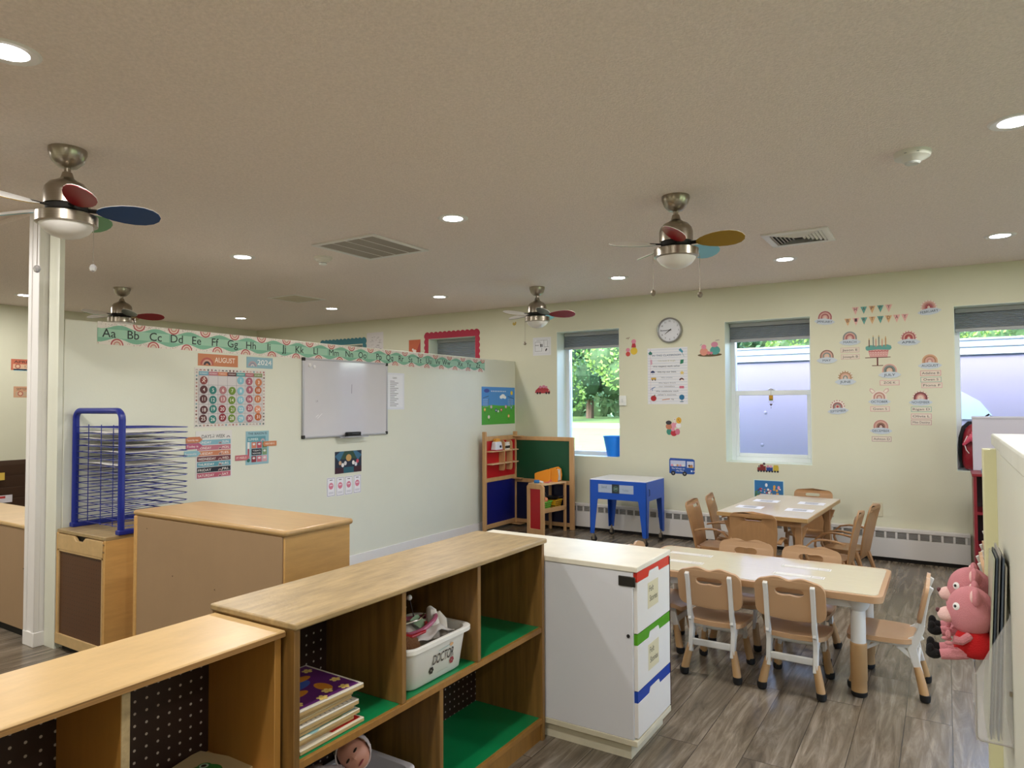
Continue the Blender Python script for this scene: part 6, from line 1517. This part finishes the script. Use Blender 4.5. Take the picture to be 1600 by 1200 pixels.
# small fittings
t = thing('wall_switch', 'small white thermostat plate right of the tree window', 'switch', (0, 0, 0)); x, z = BK(973.5, 626); t.location = (x, YB, z)
MB().box(-.042, .042, -.018, 0, -.055, .055).build('plate', P('E2E4E0', .4), t, bevel=.006); MB().box(-.012, .012, -.024, -.017, -.018, .018).build('toggle', P('D4D6D4', .4), t, bevel=.002)
t = thing('power_outlet', 'cream double power outlet on the wall right of the far table', 'outlet', (0, 0, 0)); x, z = BK(1371.5, 796); t.location = (x, YB, z)
MB().box(-.042, .042, -.006, 0, -.062, .066).build('plate', P('CFC9AE', .4), t, bevel=.004)
for dz in (-.026, .026):
    s = MB().lathe([(.018, 0), (.018, -.004)], (0, -.006, dz), 18, ax=1).build('socket', P('DAD6C8', .4), t)
    MB().box(-.008, -.005, -.0125, -.009, dz-.003, dz+.008).box(.005, .008, -.0125, -.009, dz-.003, dz+.008).box(-.0025, .0025, -.0125, -.009, dz-.012, dz-.007).build('slots', M_dark, s)
# ---------------------------------------------------------------- band above the partition
def scallop(x0, x1, z0, z1, c, label, px=None):
    ow = .055; f = Flat(.004); s_ = .075
    nx = round((x1-x0)/s_); nz = round((z1-z0)/s_); out = []
    for k in range(nx):
        for j in range(6): u = (k+j/6)/nx; out.append((x0+(x1-x0)*u, z0-.016*abs(math.sin(PI*(j/6)))))
    for k in range(nz):
        for j in range(6): u = (k+j/6)/nz; out.append((x1+.016*abs(math.sin(PI*(j/6))), z0+(z1-z0)*u))
    for k in range(nx):
        for j in range(6): u = (k+j/6)/nx; out.append((x1-(x1-x0)*u, z1+.016*abs(math.sin(PI*(j/6)))))
    for k in range(nz):
        for j in range(6): u = (k+j/6)/nz; out.append((x0-.016*abs(math.sin(PI*(j/6))), z1-(z1-z0)*u))
    inn = [(x0+ow, z0+ow), (x0+ow, z1-ow-.02), (x1-ow, z1-ow-.02), (x1-ow, z0+ow)]
    b = MB().prism([out, inn], -.003, 0, P(c, .7)); o = b.build('scalloped_border', None, smooth=0, loc=(0, YB-.0005, 0))
    tag(o, label, 'border')
scallop(-5.80, -4.935, .76, 2.345, 'B02E48', 'crimson scalloped paper border round the window behind the partition')
scallop(-7.77, -6.87, .76, 2.345, '3F7C8A', 'teal scalloped paper border round the window farthest left')
f = Flat(.001); f.brect(-.155, .155, -.30, .0, 'D8D4D6')
rnd = random.Random(6)
for k in range(30): x = rnd.uniform(-.13, .10); z = rnd.uniform(-.28, -.02); f.line(x, z, x+rnd.uniform(.01, .05), z+rnd.uniform(-.01, .01), .005, rnd.choice(['9A949A', 'B4AEB2', '77727A']))
put_back(f, 'plastic_sleeve', 586, 519.5, 'creased plastic sleeved notice beside the teal scalloped border', 'notice')
f = Flat(.001); f.brect(-.10, .10, -.22, 0, 'C4603A').poly([(.0, -.22), (.10, -.22), (.10, -.02)], 'A83A32').disc(.0, -.15, .03, 'EADFD8', .02).disc(-.03, -.13, .015, 'EADFD8').poly([(.02, -.22), (.10, -.22), (.10, -.16)], '5E8A80')
put_back(f, 'orange_picture', 648, 531, 'orange and red picture left of the crimson scalloped border', 'picture')
f = Flat(.001); f.base([(0, 0), (.03, .01), (.035, .04), (.02, .05), (.01, .03), (-.01, .045), (-.02, .02)], 'B9A04A'); put_back(f, 'bow_sticker', 803, 509, 'tiny mustard bow shaped sticker right of the crimson border', 'sticker')
# ---------------------------------------------------------------- far left room
def FL_(x, y): p = onp(x, y, 0, XL); return p.y, p.z
t = thing('file_pocket_chart', 'brown hanging pocket chart holding papers on the far left wall', 'pocket chart', (XL, 3.22, .25))
hh_ = .53
MB().box(.001, .012, 0, .80, -.05, hh_).build('backing', P('46301E', .8), t)
for k in range(4):
    b = MB(); z = .0+k*.13
    b.add([(.012, 0, z-.04), (.012, .80, z-.04), (.05, .80, z+.085), (.05, 0, z+.085), (.012, 0, z-.035), (.012, .8, z-.035)], [(0, 1, 2, 3), (3, 2, 5, 4)]); b.build('pocket', P('4A3220', .8), t, smooth=0)
for y, k, c, s_ in ((3.42, 3, 'E0DEE4', 'white card with a red stripe in the top pocket'), (3.28, 2, 'DAD8DC', 'white card with a magenta circle in the second pocket'), (3.52, 2, 'D9B84E', 'yellow card in the second pocket'), (3.30, 1, 'D8D6DA', 'white torn edged card in the third pocket'), (3.60, 0, 'D8D4DA', 'white card with red top in the lowest pocket')):
    f = Flat(.001); f.brect(-.08, .10, 0, .085, c)
    if k == 3: f.rect(-.075, -.005, .03, .07, 'B0303A')
    if c == 'DAD8DC': f.disc(.03, .02, .03, 'B82A70')
    if k == 0: f.rect(-.06, .03, .05, .075, 'B83A3A')
    o = f.place('file_card', (XL+.052, y, .25+k*.13+.05), 'side'); tag(o, s_+' of the brown chart', 'card', 'cards in the pocket chart')
for (py, ss, c, lb, w2) in ((580, ('APRIL',), 'C06A50', 'salmon card reading APRIL beside the white post', .2), (623, ('SEPTEMBER',), 'C79A78', 'tan card reading SEPTEMBER beside the white post', .2)):
    y, z = FL_(17 if py < 600 else 21, py+ (-2)); f = Flat(.001); hh2 = .13
    f.brect(0, .30, 0, hh2, c).text(ss[0], .03, .085, .028, '1E1A1A', 'l', .17).rect(.02, .28, .015, .07, 'D8B494' if py < 600 else 'B9A184').disc(.07, .045, .03, 'A8604E', .03).disc(.07, .045, .018, 'D9B898', .018).text('17', .16, .03, .03, '3A2A26')
    o = f.place('month_card', (XL+.0005, y, z), 'side'); tag(o, lb, 'card')
f = Flat(.001); f.brect(0, .24, 0, .055, '8FBFD4').text('Samia', .03, .015, .028, '2E5A8A', 'l', .10); y, z = FL_(21, 579); o = f.place('name_card', (XL+.0005, y, z), 'side'); tag(o, 'pale blue name card under the salmon April card', 'name card')
